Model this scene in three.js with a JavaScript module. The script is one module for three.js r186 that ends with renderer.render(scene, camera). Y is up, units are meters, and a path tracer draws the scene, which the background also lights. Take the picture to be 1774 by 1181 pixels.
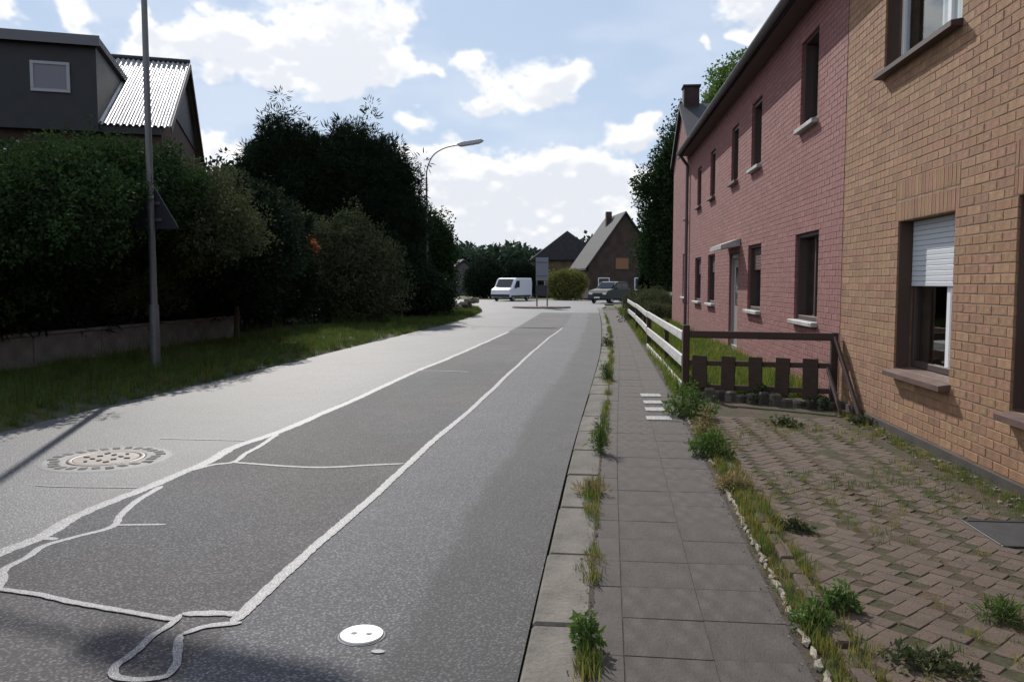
import * as THREE from 'three';
import { ConvexGeometry } from 'three/addons/geometries/ConvexGeometry.js';
import { mergeGeometries } from 'three/addons/utils/BufferGeometryUtils.js';

// ---------------------------------------------------------------- camera, sky, sun, exposure
const scene = new THREE.Scene();
const camera = new THREE.PerspectiveCamera(45.74, 1024 / 681, 0.05, 3000);
const deg = Math.PI / 180;
const YAW = 5.413 * deg, PITCH = 4.106 * deg;
camera.position.set(0, 1.6, 0);
camera.lookAt(-Math.sin(YAW) * Math.cos(PITCH), 1.6 - Math.sin(PITCH), -Math.cos(YAW) * Math.cos(PITCH));
const renderer = new THREE.WebGLRenderer({ antialias: true });
renderer.toneMapping = THREE.LinearToneMapping;
renderer.toneMappingExposure = 0.88;
renderer.shadowMap.enabled = true;

const SUN_AZ = 21 * deg, SUN_EL = 37 * deg;
const sunDir = new THREE.Vector3(-Math.sin(SUN_AZ) * Math.cos(SUN_EL), Math.sin(SUN_EL), -Math.cos(SUN_AZ) * Math.cos(SUN_EL));
const sun = new THREE.DirectionalLight(new THREE.Color(1.0, 0.955, 0.89), 5.0);
sun.position.copy(sunDir).multiplyScalar(120).add(new THREE.Vector3(0, 0, -30));
sun.target.position.set(0, 0, -30);
sun.castShadow = true;
sun.shadow.mapSize.set(4096, 4096);
Object.assign(sun.shadow.camera, { left: -70, right: 70, top: 70, bottom: -70, near: 1, far: 300 });
scene.add(sun, sun.target);

// ---------------------------------------------------------------- random numbers and noise
function rng(seed) {
  let a = seed >>> 0;
  return () => { a = (a + 0x6D2B79F5) >>> 0; let t = a; t = Math.imul(t ^ (t >>> 15), t | 1); t ^= t + Math.imul(t ^ (t >>> 7), t | 61); return ((t ^ (t >>> 14)) >>> 0) / 4294967296; };
}
const hash = (x, y, s) => { let h = Math.imul(x | 0, 374761393) ^ Math.imul(y | 0, 668265263) ^ Math.imul(s | 0, 1442695041); h = Math.imul(h ^ (h >>> 13), 1274126177); return ((h ^ (h >>> 16)) >>> 0) / 4294967296; };
const fade = t => t * t * (3 - 2 * t);
function vnoise(x, y, s = 0, per = 0) {
  let xi = Math.floor(x), yi = Math.floor(y); const fx = fade(x - xi), fy = fade(y - yi);
  let x1 = xi + 1, y1 = yi + 1;
  if (per) { xi = ((xi % per) + per) % per; x1 = ((x1 % per) + per) % per; yi = ((yi % per) + per) % per; y1 = ((y1 % per) + per) % per; }
  const a = hash(xi, yi, s), b = hash(x1, yi, s), c = hash(xi, y1, s), d = hash(x1, y1, s);
  return a + (b - a) * fx + (c - a) * fy + (a - b - c + d) * fx * fy;
}
function fbm(x, y, oct = 4, s = 0, per = 0) { let v = 0, a = 0.5, n = 0; for (let i = 0; i < oct; i++) { v += a * vnoise(x, y, s + i * 17, per); n += a; a *= 0.5; x *= 2; y *= 2; per *= 2; } return v / n; }
const clamp = (v, a = 0, b = 1) => Math.min(b, Math.max(a, v));
const sstep = (a, b, v) => { const t = clamp((v - a) / (b - a)); return t * t * (3 - 2 * t); };
const mix = (a, b, t) => a + (b - a) * t;

// ---------------------------------------------------------------- the sky: pale summer blue with broken cumulus
function makeSky() {
  const W = 4096, H = 2048, data = new Float32Array(W * H * 4);
  // cumulus heaps: azimuth right of the street's direction, elevation, half widths (degrees)
  const heaps = [[-26.6,15.1,3.9,1.7],[-28.7,14.2,2.1,1.2],[-24.2,14.6,2.5,1.7],[-22,14.1,3.7,1.7],[-19,14.8,3.1,2.3],[-16.7,16,3.5,1.9],[-14,17.2,2,1.2],[-14.8,14.6,3.1,1.7],[-18.3,13,2.3,1.6],[-16,13.5,3.1,1.2],[-8.1,15,1.8,1.1],[-6.5,12.8,2.2,1.5],[-7.7,11.8,1.6,1],[-2.9,13,2.2,1.6],[-1.5,14.3,1.4,1],[-1.3,13,1.4,1],[-11.1,13.9,1,0.5],[-12.5,11.1,1.8,0.6],[2.5,10,2,0.9],[3.5,10.4,1.6,0.8],[-11.5,8.7,2.8,1.4],[-12.9,7.6,2.4,1.6],[-3.7,8,3.6,1.4],[-0.9,7.6,3.6,1.4],[-5.7,6.8,4.4,1.7],[-8.9,6.4,3.6,1.9],[1.6,6.8,2.8,1.6],[-2.5,5.2,6,1.9],[-8.1,4,4.9,1.9],[-0.8,3.2,5.2,1.6],[-6.5,2.4,5.7,1.2],[-36.7,15.3,1.2,1],[-33,15.8,1.1,1.7],[-29.3,16.4,0.8,1.2],[-25.8,8.4,1.6,1.9],[-24.4,7.2,1.6,1.7],[7.7,15.7,0.8,0.5],[10.7,15.5,0.7,0.4]];
  const r = rng(99);
  for (let az = 14; az < 318; ) {                       // the same kind of heaps goes on round the rest of the sky
    const el = 2 + 20 * r(), n = 4 + Math.floor(r() * 6), s = 0.7 + r() * 1.1;
    for (let k = 0; k < n; k++) heaps.push([az + (r() - 0.5) * 9 * s, el + (r() - 0.4) * 2.4 * s, (1.4 + 2.6 * r()) * s, (0.9 + 1.1 * r()) * s]);
    az += 2.2 + 3.2 * r();
  }
  for (let k = 0; k < 30; k++) {
    const az = r() * 360, el = 22 + 58 * Math.pow(r(), 1.3), s = 1.0 + r() * 1.6, n = 4 + Math.floor(r() * 5), c = 1 / Math.max(0.25, Math.cos(el * deg));
    for (let j = 0; j < n; j++) heaps.push([az + (r() - 0.5) * 11 * s * c, el + (r() - 0.5) * 4 * s, (2 + 3 * r()) * s * c, (1.2 + 1.6 * r()) * s]);
  }
  const bins = Array.from({ length: 361 }, () => []);
  for (const h of heaps) for (let a = Math.floor(h[0] - h[2] * 1.9 - 1); a <= h[0] + h[2] * 1.9 + 1; a++) bins[((a % 360) + 360) % 360].push(h);
  const dens = (az, el, wx, wy) => {
    const A = ((Math.floor(az) % 360) + 360) % 360; let d = 0;
    for (const h of bins[A]) {
      let da = az - h[0]; da -= 360 * Math.round(da / 360);
      const u = (da + wx) / h[2], v = (el - h[1] + wy) / h[3], q = u * u + v * v * (v < 0 ? 1.5 : 0.8);
      if (q < 3) d += Math.exp(-q * 1.25);
    }
    return d;
  };
  const R2 = Math.PI * 2;
  for (let j = 0; j < H; j++) {
    const el = ((j + 0.5) / H - 0.5) * 180, se = Math.sin(el * deg), ce = Math.cos(el * deg);
    for (let i = 0; i < W; i++) {
      const o = (j * W + i) * 4, phi = ((i + 0.5) / W - 0.5) * R2;
      if (el < -1.5) { data[o] = 0.16; data[o + 1] = 0.16; data[o + 2] = 0.13; data[o + 3] = 1; continue; }
      const x = Math.cos(phi) * ce, z = Math.sin(phi) * ce, az = Math.atan2(x, -z) / deg;
      const cs = x * sunDir.x + se * sunDir.y + z * sunDir.z;
      const t = clamp(el / 60);
      const tt = Math.pow(t, 0.85); let R = mix(0.77, 0.13, tt), G = mix(0.91, 0.29, tt), B = mix(1.08, 0.66, tt);
      const glow = 0.16 * Math.pow(clamp(cs), 14) + 0.5 * Math.pow(clamp(cs), 120);
      R += glow * 1.0; G += glow * 0.95; B += glow * 0.85;
      if (el > -1) {
        const sx = az * 0.42, sy = el * 0.62;
        const n1 = fbm(sx + 40, sy + 7, 3, 5) - 0.5, n2 = fbm(sx * 1.0 + 11, sy + 63, 3, 29) - 0.5;
        const wx = n1 * 3.0, wy = n2 * 2.2;
        const n3 = fbm(az * 1.1 + 300, el * 1.5 + 20, 5, 71), n4 = fbm(az * 3.1 + 100, el * 4.2 + 40, 4, 77);
        const d = dens(az, el, wx, wy), up = dens(az, el + 0.75, wx, wy);
        const cov = sstep(0.22, 0.8, d * (0.12 + 1.0 * n3 + 0.75 * n4));
        const veil = 0.22 * sstep(0.42, 0.75, fbm(az * 0.13 + 50, el * 0.3 + 9, 4, 91)) * (1 - t);
        const thick = sstep(0.45, 1.5, up * (0.15 + 1.7 * fbm(az * 0.9 + 77, el * 1.6 + 31, 5, 13)));
        const near = 0.13 * Math.pow(clamp(cs), 8);
        const cr = mix(1.2, 0.9, thick) + near, cg = mix(1.2, 0.93, thick) + near, cb = mix(1.2, 1.0, thick) + near;
        const a = Math.max(cov * 0.96, veil);
        R = mix(R, cr, a); G = mix(G, cg, a); B = mix(B, cb, a);
      }
      data[o] = R; data[o + 1] = G; data[o + 2] = B; data[o + 3] = 1;
    }
  }
  const tex = new THREE.DataTexture(data, W, H, THREE.RGBAFormat, THREE.FloatType);
  tex.mapping = THREE.EquirectangularReflectionMapping; tex.magFilter = THREE.LinearFilter; tex.needsUpdate = true;
  return tex;
}
scene.background = makeSky();
scene.environment = scene.background;

// ---------------------------------------------------------------- textures
function tex(size, fn, srgb = false, rx = 1, ry = 1) {
  const d = new Uint8Array(size * size * 4);
  for (let j = 0; j < size; j++) for (let i = 0; i < size; i++) {
    const c = fn(i / size, j / size, i, j), o = (j * size + i) * 4;
    const [r, g, b] = Array.isArray(c) ? c : [c, c, c];
    d[o] = clamp(r) * 255; d[o + 1] = clamp(g) * 255; d[o + 2] = clamp(b) * 255; d[o + 3] = 255;
  }
  const t = new THREE.DataTexture(d, size, size); t.wrapS = t.wrapT = THREE.RepeatWrapping; t.magFilter = THREE.LinearFilter;
  t.repeat.set(rx, ry); if (srgb) t.colorSpace = THREE.SRGBColorSpace; t.needsUpdate = true; return t;
}
const aggregate = (u, v, s) => { // small stones in bitumen: cellular
  const N = 150, x = u * N, y = v * N, xi = Math.floor(x), yi = Math.floor(y); let best = 9, id = 0;
  for (let a = -1; a < 2; a++) for (let b = -1; b < 2; b++) {
    const cx = ((xi + a) % N + N) % N, cy = ((yi + b) % N + N) % N, px = xi + a + hash(cx, cy, s), py = yi + b + hash(cx, cy, s + 1), q = (px - x) ** 2 + (py - y) ** 2;
    if (q < best) { best = q; id = hash(cx, cy, s + 2); }
  }
  return [Math.sqrt(best), id];
};
const T = {};
{
  const S = 768, st = new Float32Array(S * S * 2);
  for (let j = 0; j < S; j++) for (let i = 0; i < S; i++) { const [d, id] = aggregate(i / S, j / S, 3); st[(j * S + i) * 2] = d; st[(j * S + i) * 2 + 1] = id; }
  const at = (i, j) => [st[(j * S + i) * 2], st[(j * S + i) * 2 + 1]];
  T.asphalt = tex(S, (u, v, i, j) => { const [d, id] = at(i, j), stone = 1 - sstep(0.3, 0.62, d); const b = 0.42 + 0.3 * (fbm(u * 6, v * 6, 4, 8, 6) - 0.5); const k = mix(b * 0.48, 0.22 + 0.85 * id * id, stone * 0.85); return [k * 1.0, k * 0.99, k * 1.0]; });
  T.asphaltBump = tex(S, (u, v, i, j) => { const [d, id] = at(i, j); return 0.25 + 0.6 * (1 - sstep(0.1, 0.7, d)) * (0.4 + 0.6 * id) + 0.15 * fbm(u * 8, v * 8, 3, 4, 8); });
  T.fine = tex(512, (u, v) => { const k = 0.55 + 0.5 * (fbm(u * 4, v * 4, 6, 21, 4) - 0.5) + 0.22 * (hash(u * 512, v * 512, 6) - 0.5) + 0.2 * (fbm(u * 64, v * 64, 2, 33, 64) - 0.5); return k; });
  T.fineBump = tex(512, (u, v) => 0.5 + 0.5 * (fbm(u * 40, v * 40, 4, 51, 40) - 0.5) + 0.2 * (hash(u * 512, v * 512, 9) - 0.5));
  T.wood = tex(512, (u, v) => { const g = fbm(u * 3, v * 60, 4, 61, 3 * 20) * 0.6 + 0.4 * fbm(u * 2, v * 14, 3, 62, 2 * 7); return 0.35 + 0.6 * g; });
  T.ground = tex(768, (u, v) => { const a = fbm(u * 10, v * 10, 6, 71, 10), b = fbm(u * 60, v * 60, 3, 72, 60), m = sstep(0.42, 0.62, fbm(u * 5, v * 5, 5, 73, 5)); const k = 0.45 + 0.5 * a * b * 2; return [mix(0.62, 0.42, m) * k, mix(0.52, 0.5, m) * k, mix(0.4, 0.26, m) * k]; });
  T.tileBump = tex(256, (u, v) => 0.5 + 0.5 * Math.sin(u * Math.PI * 2) * 0.6 + 0.3 * (v % 1));
}
const rep = (t, x, y = x) => { const c = t.clone(); c.repeat.set(x, y); c.needsUpdate = true; return c; };
const lin = (r, g, b) => new THREE.Color().setRGB(r, g, b);
const std = (o) => new THREE.MeshStandardMaterial({ roughness: 0.85, metalness: 0, ...o });
const leafMat = (o) => new THREE.MeshPhysicalMaterial({ roughness: 0.9, transmission: 0.3, thickness: 0, side: THREE.DoubleSide, specularIntensity: 0.4, ...o });

const M = {
  ground: std({ color: lin(0.22, 0.21, 0.13), map: rep(T.ground, 0.2), roughness: 1 }),
  soil: std({ color: lin(0.1, 0.08, 0.06), map: rep(T.fine, 1.3), bumpMap: rep(T.fineBump, 1.3), bumpScale: 0.015, roughness: 1 }),
  yardSoil: std({ color: lin(0.15, 0.118, 0.085), map: rep(T.ground, 0.9), bumpMap: rep(T.fineBump, 1.3), bumpScale: 0.012, roughness: 1 }),
  verge: std({ color: lin(0.06, 0.07, 0.03), map: rep(T.fine, 0.7), roughness: 1 }),
  lane: [0.68, 0.86, 0.82].map((rough, i) => std({ color: lin(0.215, 0.218, 0.228), map: rep(T.asphalt, 0.42 + 0.03 * i), bumpMap: rep(T.asphaltBump, 0.42 + 0.03 * i), bumpScale: 0.003, roughness: rough, vertexColors: true })),
  seal: std({ color: lin(0.62, 0.61, 0.61), map: rep(T.asphalt, 0.9), bumpMap: rep(T.fineBump, 2.6), bumpScale: 0.002, roughness: 0.62 }),
  iron: std({ color: lin(0.16, 0.12, 0.1), map: rep(T.fine, 2), metalness: 0.4, roughness: 0.5 }),
  whitePaint: std({ color: lin(0.85, 0.84, 0.81), map: rep(T.asphalt, 0.7), roughness: 0.7 }),
  capPaint: std({ color: lin(0.95, 0.94, 0.92), roughness: 0.55 }),
  kerb: [0, 1, 2].map(i => std({ color: lin(0.21 + 0.025 * i, 0.19 + 0.022 * i, 0.16 + 0.018 * i), map: rep(T.fine, 1.1 + 0.3 * i), bumpMap: rep(T.fineBump, 1.2), bumpScale: 0.008, roughness: 0.92 })),
  slab: [0, 1, 2, 3].map(i => std({ color: lin(0.112 + 0.004 * i, 0.093 + 0.0035 * i, 0.083 + 0.003 * i), map: rep(T.fine, 0.9 + 0.35 * i), bumpMap: rep(T.fineBump, 1.6), bumpScale: 0.005, roughness: 0.88 })),
  paver: [[0.19, 0.133, 0.098], [0.175, 0.124, 0.094], [0.202, 0.146, 0.106], [0.162, 0.118, 0.088]].map((c, i) => std({ color: lin(...c), map: rep(T.fine, 1.4 + 0.4 * i), bumpMap: rep(T.fineBump, 2.2), bumpScale: 0.006, roughness: 0.95 })),
  brick: [[0.375, 0.208, 0.113], [0.345, 0.183, 0.1], [0.4, 0.235, 0.13], [0.315, 0.17, 0.1], [0.375, 0.196, 0.118], [0.355, 0.207, 0.11]].map((c, i) => std({ color: lin(...c).multiplyScalar(1.5), map: rep(T.fine, 2.1 + 0.5 * i), bumpMap: rep(T.fineBump, 2.5), bumpScale: 0.006, roughness: 0.9 })),
  brickMass: std({ color: lin(1.5, 1.5, 1.5), map: rep(T.fine, 2.3), bumpMap: rep(T.fineBump, 2.5), bumpScale: 0.006, roughness: 0.9 }),
  mortar: std({ color: lin(0.37, 0.25, 0.165), map: rep(T.fine, 1.5), roughness: 1 }),
  pinkBrick: [[0.315, 0.132, 0.12], [0.3, 0.124, 0.115], [0.33, 0.145, 0.13], [0.305, 0.132, 0.125]].map((c, i) => std({ color: lin(...c).multiplyScalar(1.5), map: rep(T.fine, 2.1 + 0.5 * i), bumpMap: rep(T.fineBump, 2.2), bumpScale: 0.004, roughness: 0.85 })),
  pinkMortar: std({ color: lin(0.33, 0.145, 0.132), map: rep(T.fine, 1.5), roughness: 1 }),
  brownTile: std({ color: lin(0.22, 0.13, 0.11), map: rep(T.fine, 1.5), roughness: 0.55 }),
  whiteSill: std({ color: lin(0.72, 0.7, 0.68), map: rep(T.fine, 0.8), roughness: 0.6 }),
  whiteFrame: std({ color: lin(0.8, 0.8, 0.8), roughness: 0.45 }),
  darkFrame: std({ color: lin(0.06, 0.035, 0.03), roughness: 0.6 }),
  brownLining: std({ color: lin(0.07, 0.042, 0.03), roughness: 0.7 }),
  shutter: std({ color: lin(0.58, 0.6, 0.63), roughness: 0.55 }),
  brownShutter: std({ color: lin(0.075, 0.03, 0.028), roughness: 0.6 }),
  glass: new THREE.MeshPhysicalMaterial({ color: lin(0.9, 0.93, 0.93), transmission: 1, thickness: 0, roughness: 0.03, ior: 1.5 }),
  farGlass: std({ color: lin(0.02, 0.022, 0.026), roughness: 0.12 }),
  room: std({ color: lin(0.07, 0.065, 0.06), roughness: 1 }),
  curtain: std({ color: lin(0.8, 0.82, 0.85), roughness: 0.95, side: THREE.DoubleSide }),
  grayDoor: std({ color: lin(0.3, 0.28, 0.27), roughness: 0.5 }),
  darkRoof: std({ color: lin(0.035, 0.034, 0.042), map: rep(T.fine, 0.8), roughness: 0.6 }),
  zinc: std({ color: lin(0.1, 0.1, 0.11), roughness: 0.45, metalness: 0.5 }),
  copperPipe: std({ color: lin(0.12, 0.09, 0.1), roughness: 0.5, metalness: 0.3 }),
  slate: std({ color: lin(0.017, 0.019, 0.027), map: rep(T.fine, 0.8), roughness: 0.6 }),
  corrugated: std({ color: lin(0.52, 0.5, 0.49), map: rep(T.fine, 0.35), roughness: 0.36 }),
  brownBrickFar: std({ color: lin(0.11, 0.065, 0.05), map: rep(T.fine, 0.6), roughness: 0.9 }),
  lampPole: std({ color: lin(0.26, 0.26, 0.27), map: rep(T.fine, 0.6), roughness: 0.55, metalness: 0.5 }),
  lampHead: std({ color: lin(0.42, 0.42, 0.43), roughness: 0.5 }),
  lampGlass: std({ color: lin(0.6, 0.6, 0.58), roughness: 0.3 }),
  signBack: std({ color: lin(0.05, 0.05, 0.065), roughness: 0.5, metalness: 0.4 }),
  signGrey: std({ color: lin(0.22, 0.23, 0.28), roughness: 0.45, metalness: 0.3 }),
  wall: std({ color: lin(0.27, 0.25, 0.23), map: rep(T.fine, 0.8), bumpMap: rep(T.fineBump, 1), bumpScale: 0.01, roughness: 0.95 }),
  fenceWhite: std({ color: lin(0.82, 0.8, 0.76), map: rep(T.wood, 0.7, 1.6), bumpMap: rep(T.wood, 0.7, 1.6), bumpScale: 0.002, roughness: 0.75 }),
  fenceDark: std({ color: lin(0.075, 0.042, 0.03), map: rep(T.wood, 0.7, 1.6), bumpMap: rep(T.wood, 0.7, 1.6), bumpScale: 0.003, roughness: 0.85 }),
  stone: [[0.36, 0.31, 0.25], [0.44, 0.38, 0.3], [0.27, 0.23, 0.19], [0.52, 0.45, 0.36]].map(c => std({ color: lin(...c), map: rep(T.fine, 2), roughness: 0.95 })),
  bark: std({ color: lin(0.1, 0.075, 0.055), map: rep(T.wood, 1, 1), bumpMap: rep(T.wood, 1, 1), bumpScale: 0.02, roughness: 1 }),
  conifer: leafMat({ color: lin(0.017, 0.03, 0.016), transmission: 0.15, specularIntensity: 0.12 }),
  broad: leafMat({ color: lin(0.028, 0.055, 0.018), transmission: 0.25, specularIntensity: 0.15 }),
  olive: leafMat({ color: lin(0.07, 0.085, 0.035), transmission: 0.25 }),
  bright: leafMat({ color: lin(0.1, 0.17, 0.035), transmission: 0.35 }),
  dry: leafMat({ color: lin(0.34, 0.27, 0.13), transmission: 0.25 }),
  withered: leafMat({ color: lin(0.4, 0.16, 0.06), transmission: 0.3 }),
  grass: leafMat({ color: lin(0.08, 0.125, 0.03), transmission: 0.45, specularIntensity: 0.2 }),
  tyre: std({ color: lin(0.02, 0.02, 0.02), roughness: 0.9 }),
  rim: std({ color: lin(0.4, 0.4, 0.41), roughness: 0.35, metalness: 0.7 }),
  vanPaint: new THREE.MeshPhysicalMaterial({ color: lin(0.68, 0.7, 0.74), roughness: 0.4, clearcoat: 0.7, clearcoatRoughness: 0.1 }),
  carPaint: new THREE.MeshPhysicalMaterial({ color: lin(0.012, 0.018, 0.016), roughness: 0.7, clearcoat: 0.05, clearcoatRoughness: 0.1 }),
  headlight: std({ color: lin(0.7, 0.7, 0.7), roughness: 0.15, metalness: 0.3 }),
  plasticBlack: std({ color: lin(0.025, 0.025, 0.027), roughness: 0.6 }),
};

// ---------------------------------------------------------------- helpers
const taken = {};
function numbered(n) { taken[n] = (taken[n] ?? -1) + 1; return taken[n] ? `${n}_${String(taken[n]).padStart(3, '0')}` : n; }
const V = (x, y, z) => new THREE.Vector3(x, y, z);
function shade(o) { o.castShadow = true; o.receiveShadow = true; return o; }
const origins = new WeakMap();
function thing(name, label, category, pos = [0, 0, 0], group, turn = 0) {
  const o = new THREE.Group(); o.name = numbered(name); o.position.set(...pos); o.rotation.y = turn; scene.add(o);
  o.userData = { label, category }; if (group) o.userData.group = group; origins.set(o, pos); return o;
}
function sub(parent, name) { const g = new THREE.Group(); g.name = name; parent.add(g); origins.set(g, origins.get(parent)); return g; }
function structure(o, name) { o.name = numbered(name); o.userData.kind = 'structure'; scene.add(o); return o; }
// geometry given in the place's own metres; the mesh hangs under its parent
function part(parent, name, geo, mat) { const m = shade(new THREE.Mesh(geo, mat)); m.name = name; const p = origins.get(parent) || [0, 0, 0]; geo.translate(-p[0], -p[1], -p[2]); parent.add(m); origins.set(m, p); return m; }
// geometry in the parent's own axes
function local(parent, name, geo, mat) { const m = shade(new THREE.Mesh(geo, mat)); m.name = name; parent.add(m); return m; }
function uvBox(g, s = 1) {
  if (g.index) g = g.toNonIndexed();
  g.computeVertexNormals();
  const p = g.attributes.position, n = g.attributes.normal, uv = new Float32Array(p.count * 2);
  for (let i = 0; i < p.count; i += 3) {
    const ax = Math.abs(n.getX(i)), ay = Math.abs(n.getY(i)), az = Math.abs(n.getZ(i));
    for (let k = i; k < i + 3; k++) {
      const x = p.getX(k) * s, y = p.getY(k) * s, z = p.getZ(k) * s;
      const [u, v] = ax >= ay && ax >= az ? [z, y] : ay >= az ? [x, z] : [x, y];
      uv[k * 2] = u; uv[k * 2 + 1] = v;
    }
  }
  g.setAttribute('uv', new THREE.BufferAttribute(uv, 2)); return g;
}
const merge = (list) => mergeGeometries(list.map(g => { const q = g.index ? g.toNonIndexed() : g; for (const k of Object.keys(q.attributes)) if (!['position', 'normal', 'uv'].includes(k)) q.deleteAttribute(k); return q; }));
function box(x0, x1, y0, y1, z0, z1) { const g = new THREE.BoxGeometry(x1 - x0, y1 - y0, z1 - z0); g.translate((x0 + x1) / 2, (y0 + y1) / 2, (z0 + z1) / 2); return uvBox(g); }
function chamfer(w, h, d, c = 0.006) {
  const pts = [];
  for (const sx of [-1, 1]) for (const sy of [-1, 1]) for (const sz of [-1, 1]) {
    const x = sx * w / 2, y = sy * h / 2, z = sz * d / 2;
    pts.push(V(x - sx * c, y - sy * c, z), V(x - sx * c, y, z - sz * c), V(x, y - sy * c, z - sz * c));
  }
  return uvBox(new ConvexGeometry(pts));
}
function cbox(x0, x1, y0, y1, z0, z1, c = 0.008) { const g = chamfer(x1 - x0, y1 - y0, z1 - z0, c); g.translate((x0 + x1) / 2, (y0 + y1) / 2, (z0 + z1) / 2); return g; }
function beam(a, b, w, h, c = 0.006) { // a board from a to b; w across, h up
  const A = V(...a), B = V(...b), L = A.distanceTo(B), g = chamfer(w, h, L, c), m = new THREE.Matrix4().lookAt(A, B, V(0, 1, 0)); m.setPosition(A.clone().add(B).multiplyScalar(0.5)); g.applyMatrix4(m); return g;
}
function taper(a, b, ra, rb, seg = 8) {
  const A = V(...a), B = V(...b), L = A.distanceTo(B), g = new THREE.CylinderGeometry(rb, ra, L, seg, 1); const q = new THREE.Quaternion().setFromUnitVectors(V(0, 1, 0), B.clone().sub(A).normalize());
  g.applyQuaternion(q); g.translate((A.x + B.x) / 2, (A.y + B.y) / 2, (A.z + B.z) / 2); return g.toNonIndexed();
}
const curve = (tab) => (d) => { // smooth table lookup
  if (d <= tab[0][0]) return tab[0][1] + (d - tab[0][0]) * (tab[1][1] - tab[0][1]) / (tab[1][0] - tab[0][0]);
  for (let i = 1; i < tab.length; i++) if (d <= tab[i][0]) {
    const p0 = tab[Math.max(0, i - 2)], p1 = tab[i - 1], p2 = tab[i], p3 = tab[Math.min(tab.length - 1, i + 1)], h = p2[0] - p1[0], t = (d - p1[0]) / h;
    const m1 = (p2[1] - p0[1]) / (p2[0] - p0[0]), m2 = (p3[1] - p1[1]) / (p3[0] - p1[0]), t2 = t * t, t3 = t2 * t;
    return (2 * t3 - 3 * t2 + 1) * p1[1] + (t3 - 2 * t2 + t) * h * m1 + (-2 * t3 + 3 * t2) * p2[1] + (t3 - t2) * h * m2;
  }
  return tab[tab.length - 1][1];
};
function ribbon(d0, d1, nd, xa, xb, nx, yf, cf) { // a sheet along the street; d is metres ahead
  const pos = [], uv = [], col = [], idx = [];
  for (let i = 0; i <= nd; i++) { const d = d0 + (d1 - d0) * i / nd, a = xa(d), b = xb(d); for (let k = 0; k <= nx; k++) { const x = a + (b - a) * k / nx; pos.push(x, yf(x, d), -d); uv.push(x, d); if (cf) col.push(...cf(x, d)); } }
  for (let i = 0; i < nd; i++) for (let k = 0; k < nx; k++) { const p = i * (nx + 1) + k; idx.push(p, p + 1, p + nx + 1, p + 1, p + nx + 2, p + nx + 1); }
  const g = new THREE.BufferGeometry(); g.setAttribute('position', new THREE.Float32BufferAttribute(pos, 3)); g.setAttribute('uv', new THREE.Float32BufferAttribute(uv, 2)); if (cf) g.setAttribute('color', new THREE.Float32BufferAttribute(col, 3)); g.setIndex(idx); g.computeVertexNormals(); return g;
}
function flatShape(pts, y, cf) { const s = new THREE.Shape(pts.map(p => new THREE.Vector2(p[0], p[1]))), g = new THREE.ShapeGeometry(s); g.rotateX(-Math.PI / 2); g.translate(0, y, 0); const p = g.attributes.position, uv = g.attributes.uv; for (let i = 0; i < p.count; i++) uv.setXY(i, p.getX(i), -p.getZ(i)); return g; }

// ---------------------------------------------------------------- ground and road
const ROAD = -0.05;
structure(shade(new THREE.Mesh(new THREE.CircleGeometry(900, 64).rotateX(-Math.PI / 2).translate(0, -0.14, -100), M.ground)), 'ground');
{ const g = scene.children[scene.children.length - 1].geometry, p = g.attributes.position, uv = g.attributes.uv; for (let i = 0; i < p.count; i++) uv.setXY(i, p.getX(i), p.getZ(i)); }

const kerbX = curve([[0, -0.34], [3, -0.27], [5.2, -0.215], [8, -0.13], [15, 0.15], [20, 0.32], [30, 0.5], [40, 0.58], [50, 0.6], [57, 0.6]]);
const walkL = d => kerbX(d) + 0.285;
const walkR = curve([[0, 0.87], [3.25, 0.92], [6.64, 1.03], [11.9, 1.18], [19.7, 1.34], [30, 1.5], [41, 1.6], [52, 1.7]]);
const roadL = curve([[-8, -7], [0, -6.75], [8.4, -6.5], [14.8, -6.22], [24, -5.95], [32.5, -5.65], [40, -5.75], [46, -6.1], [52, -7.1], [58, -9], [63, -12.5]]);
const sealA = curve([[-8, -3.7], [4.5, -3.58], [8.2, -3.48], [14, -3.24], [18.2, -3.03], [27, -2.7], [45, -2.6]]);
const sealB = curve([[-8, -1.8], [3.8, -1.69], [7.3, -1.6], [10.6, -1.5], [19.2, -1.33], [29.7, -0.94], [45, -0.85]]);
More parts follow.
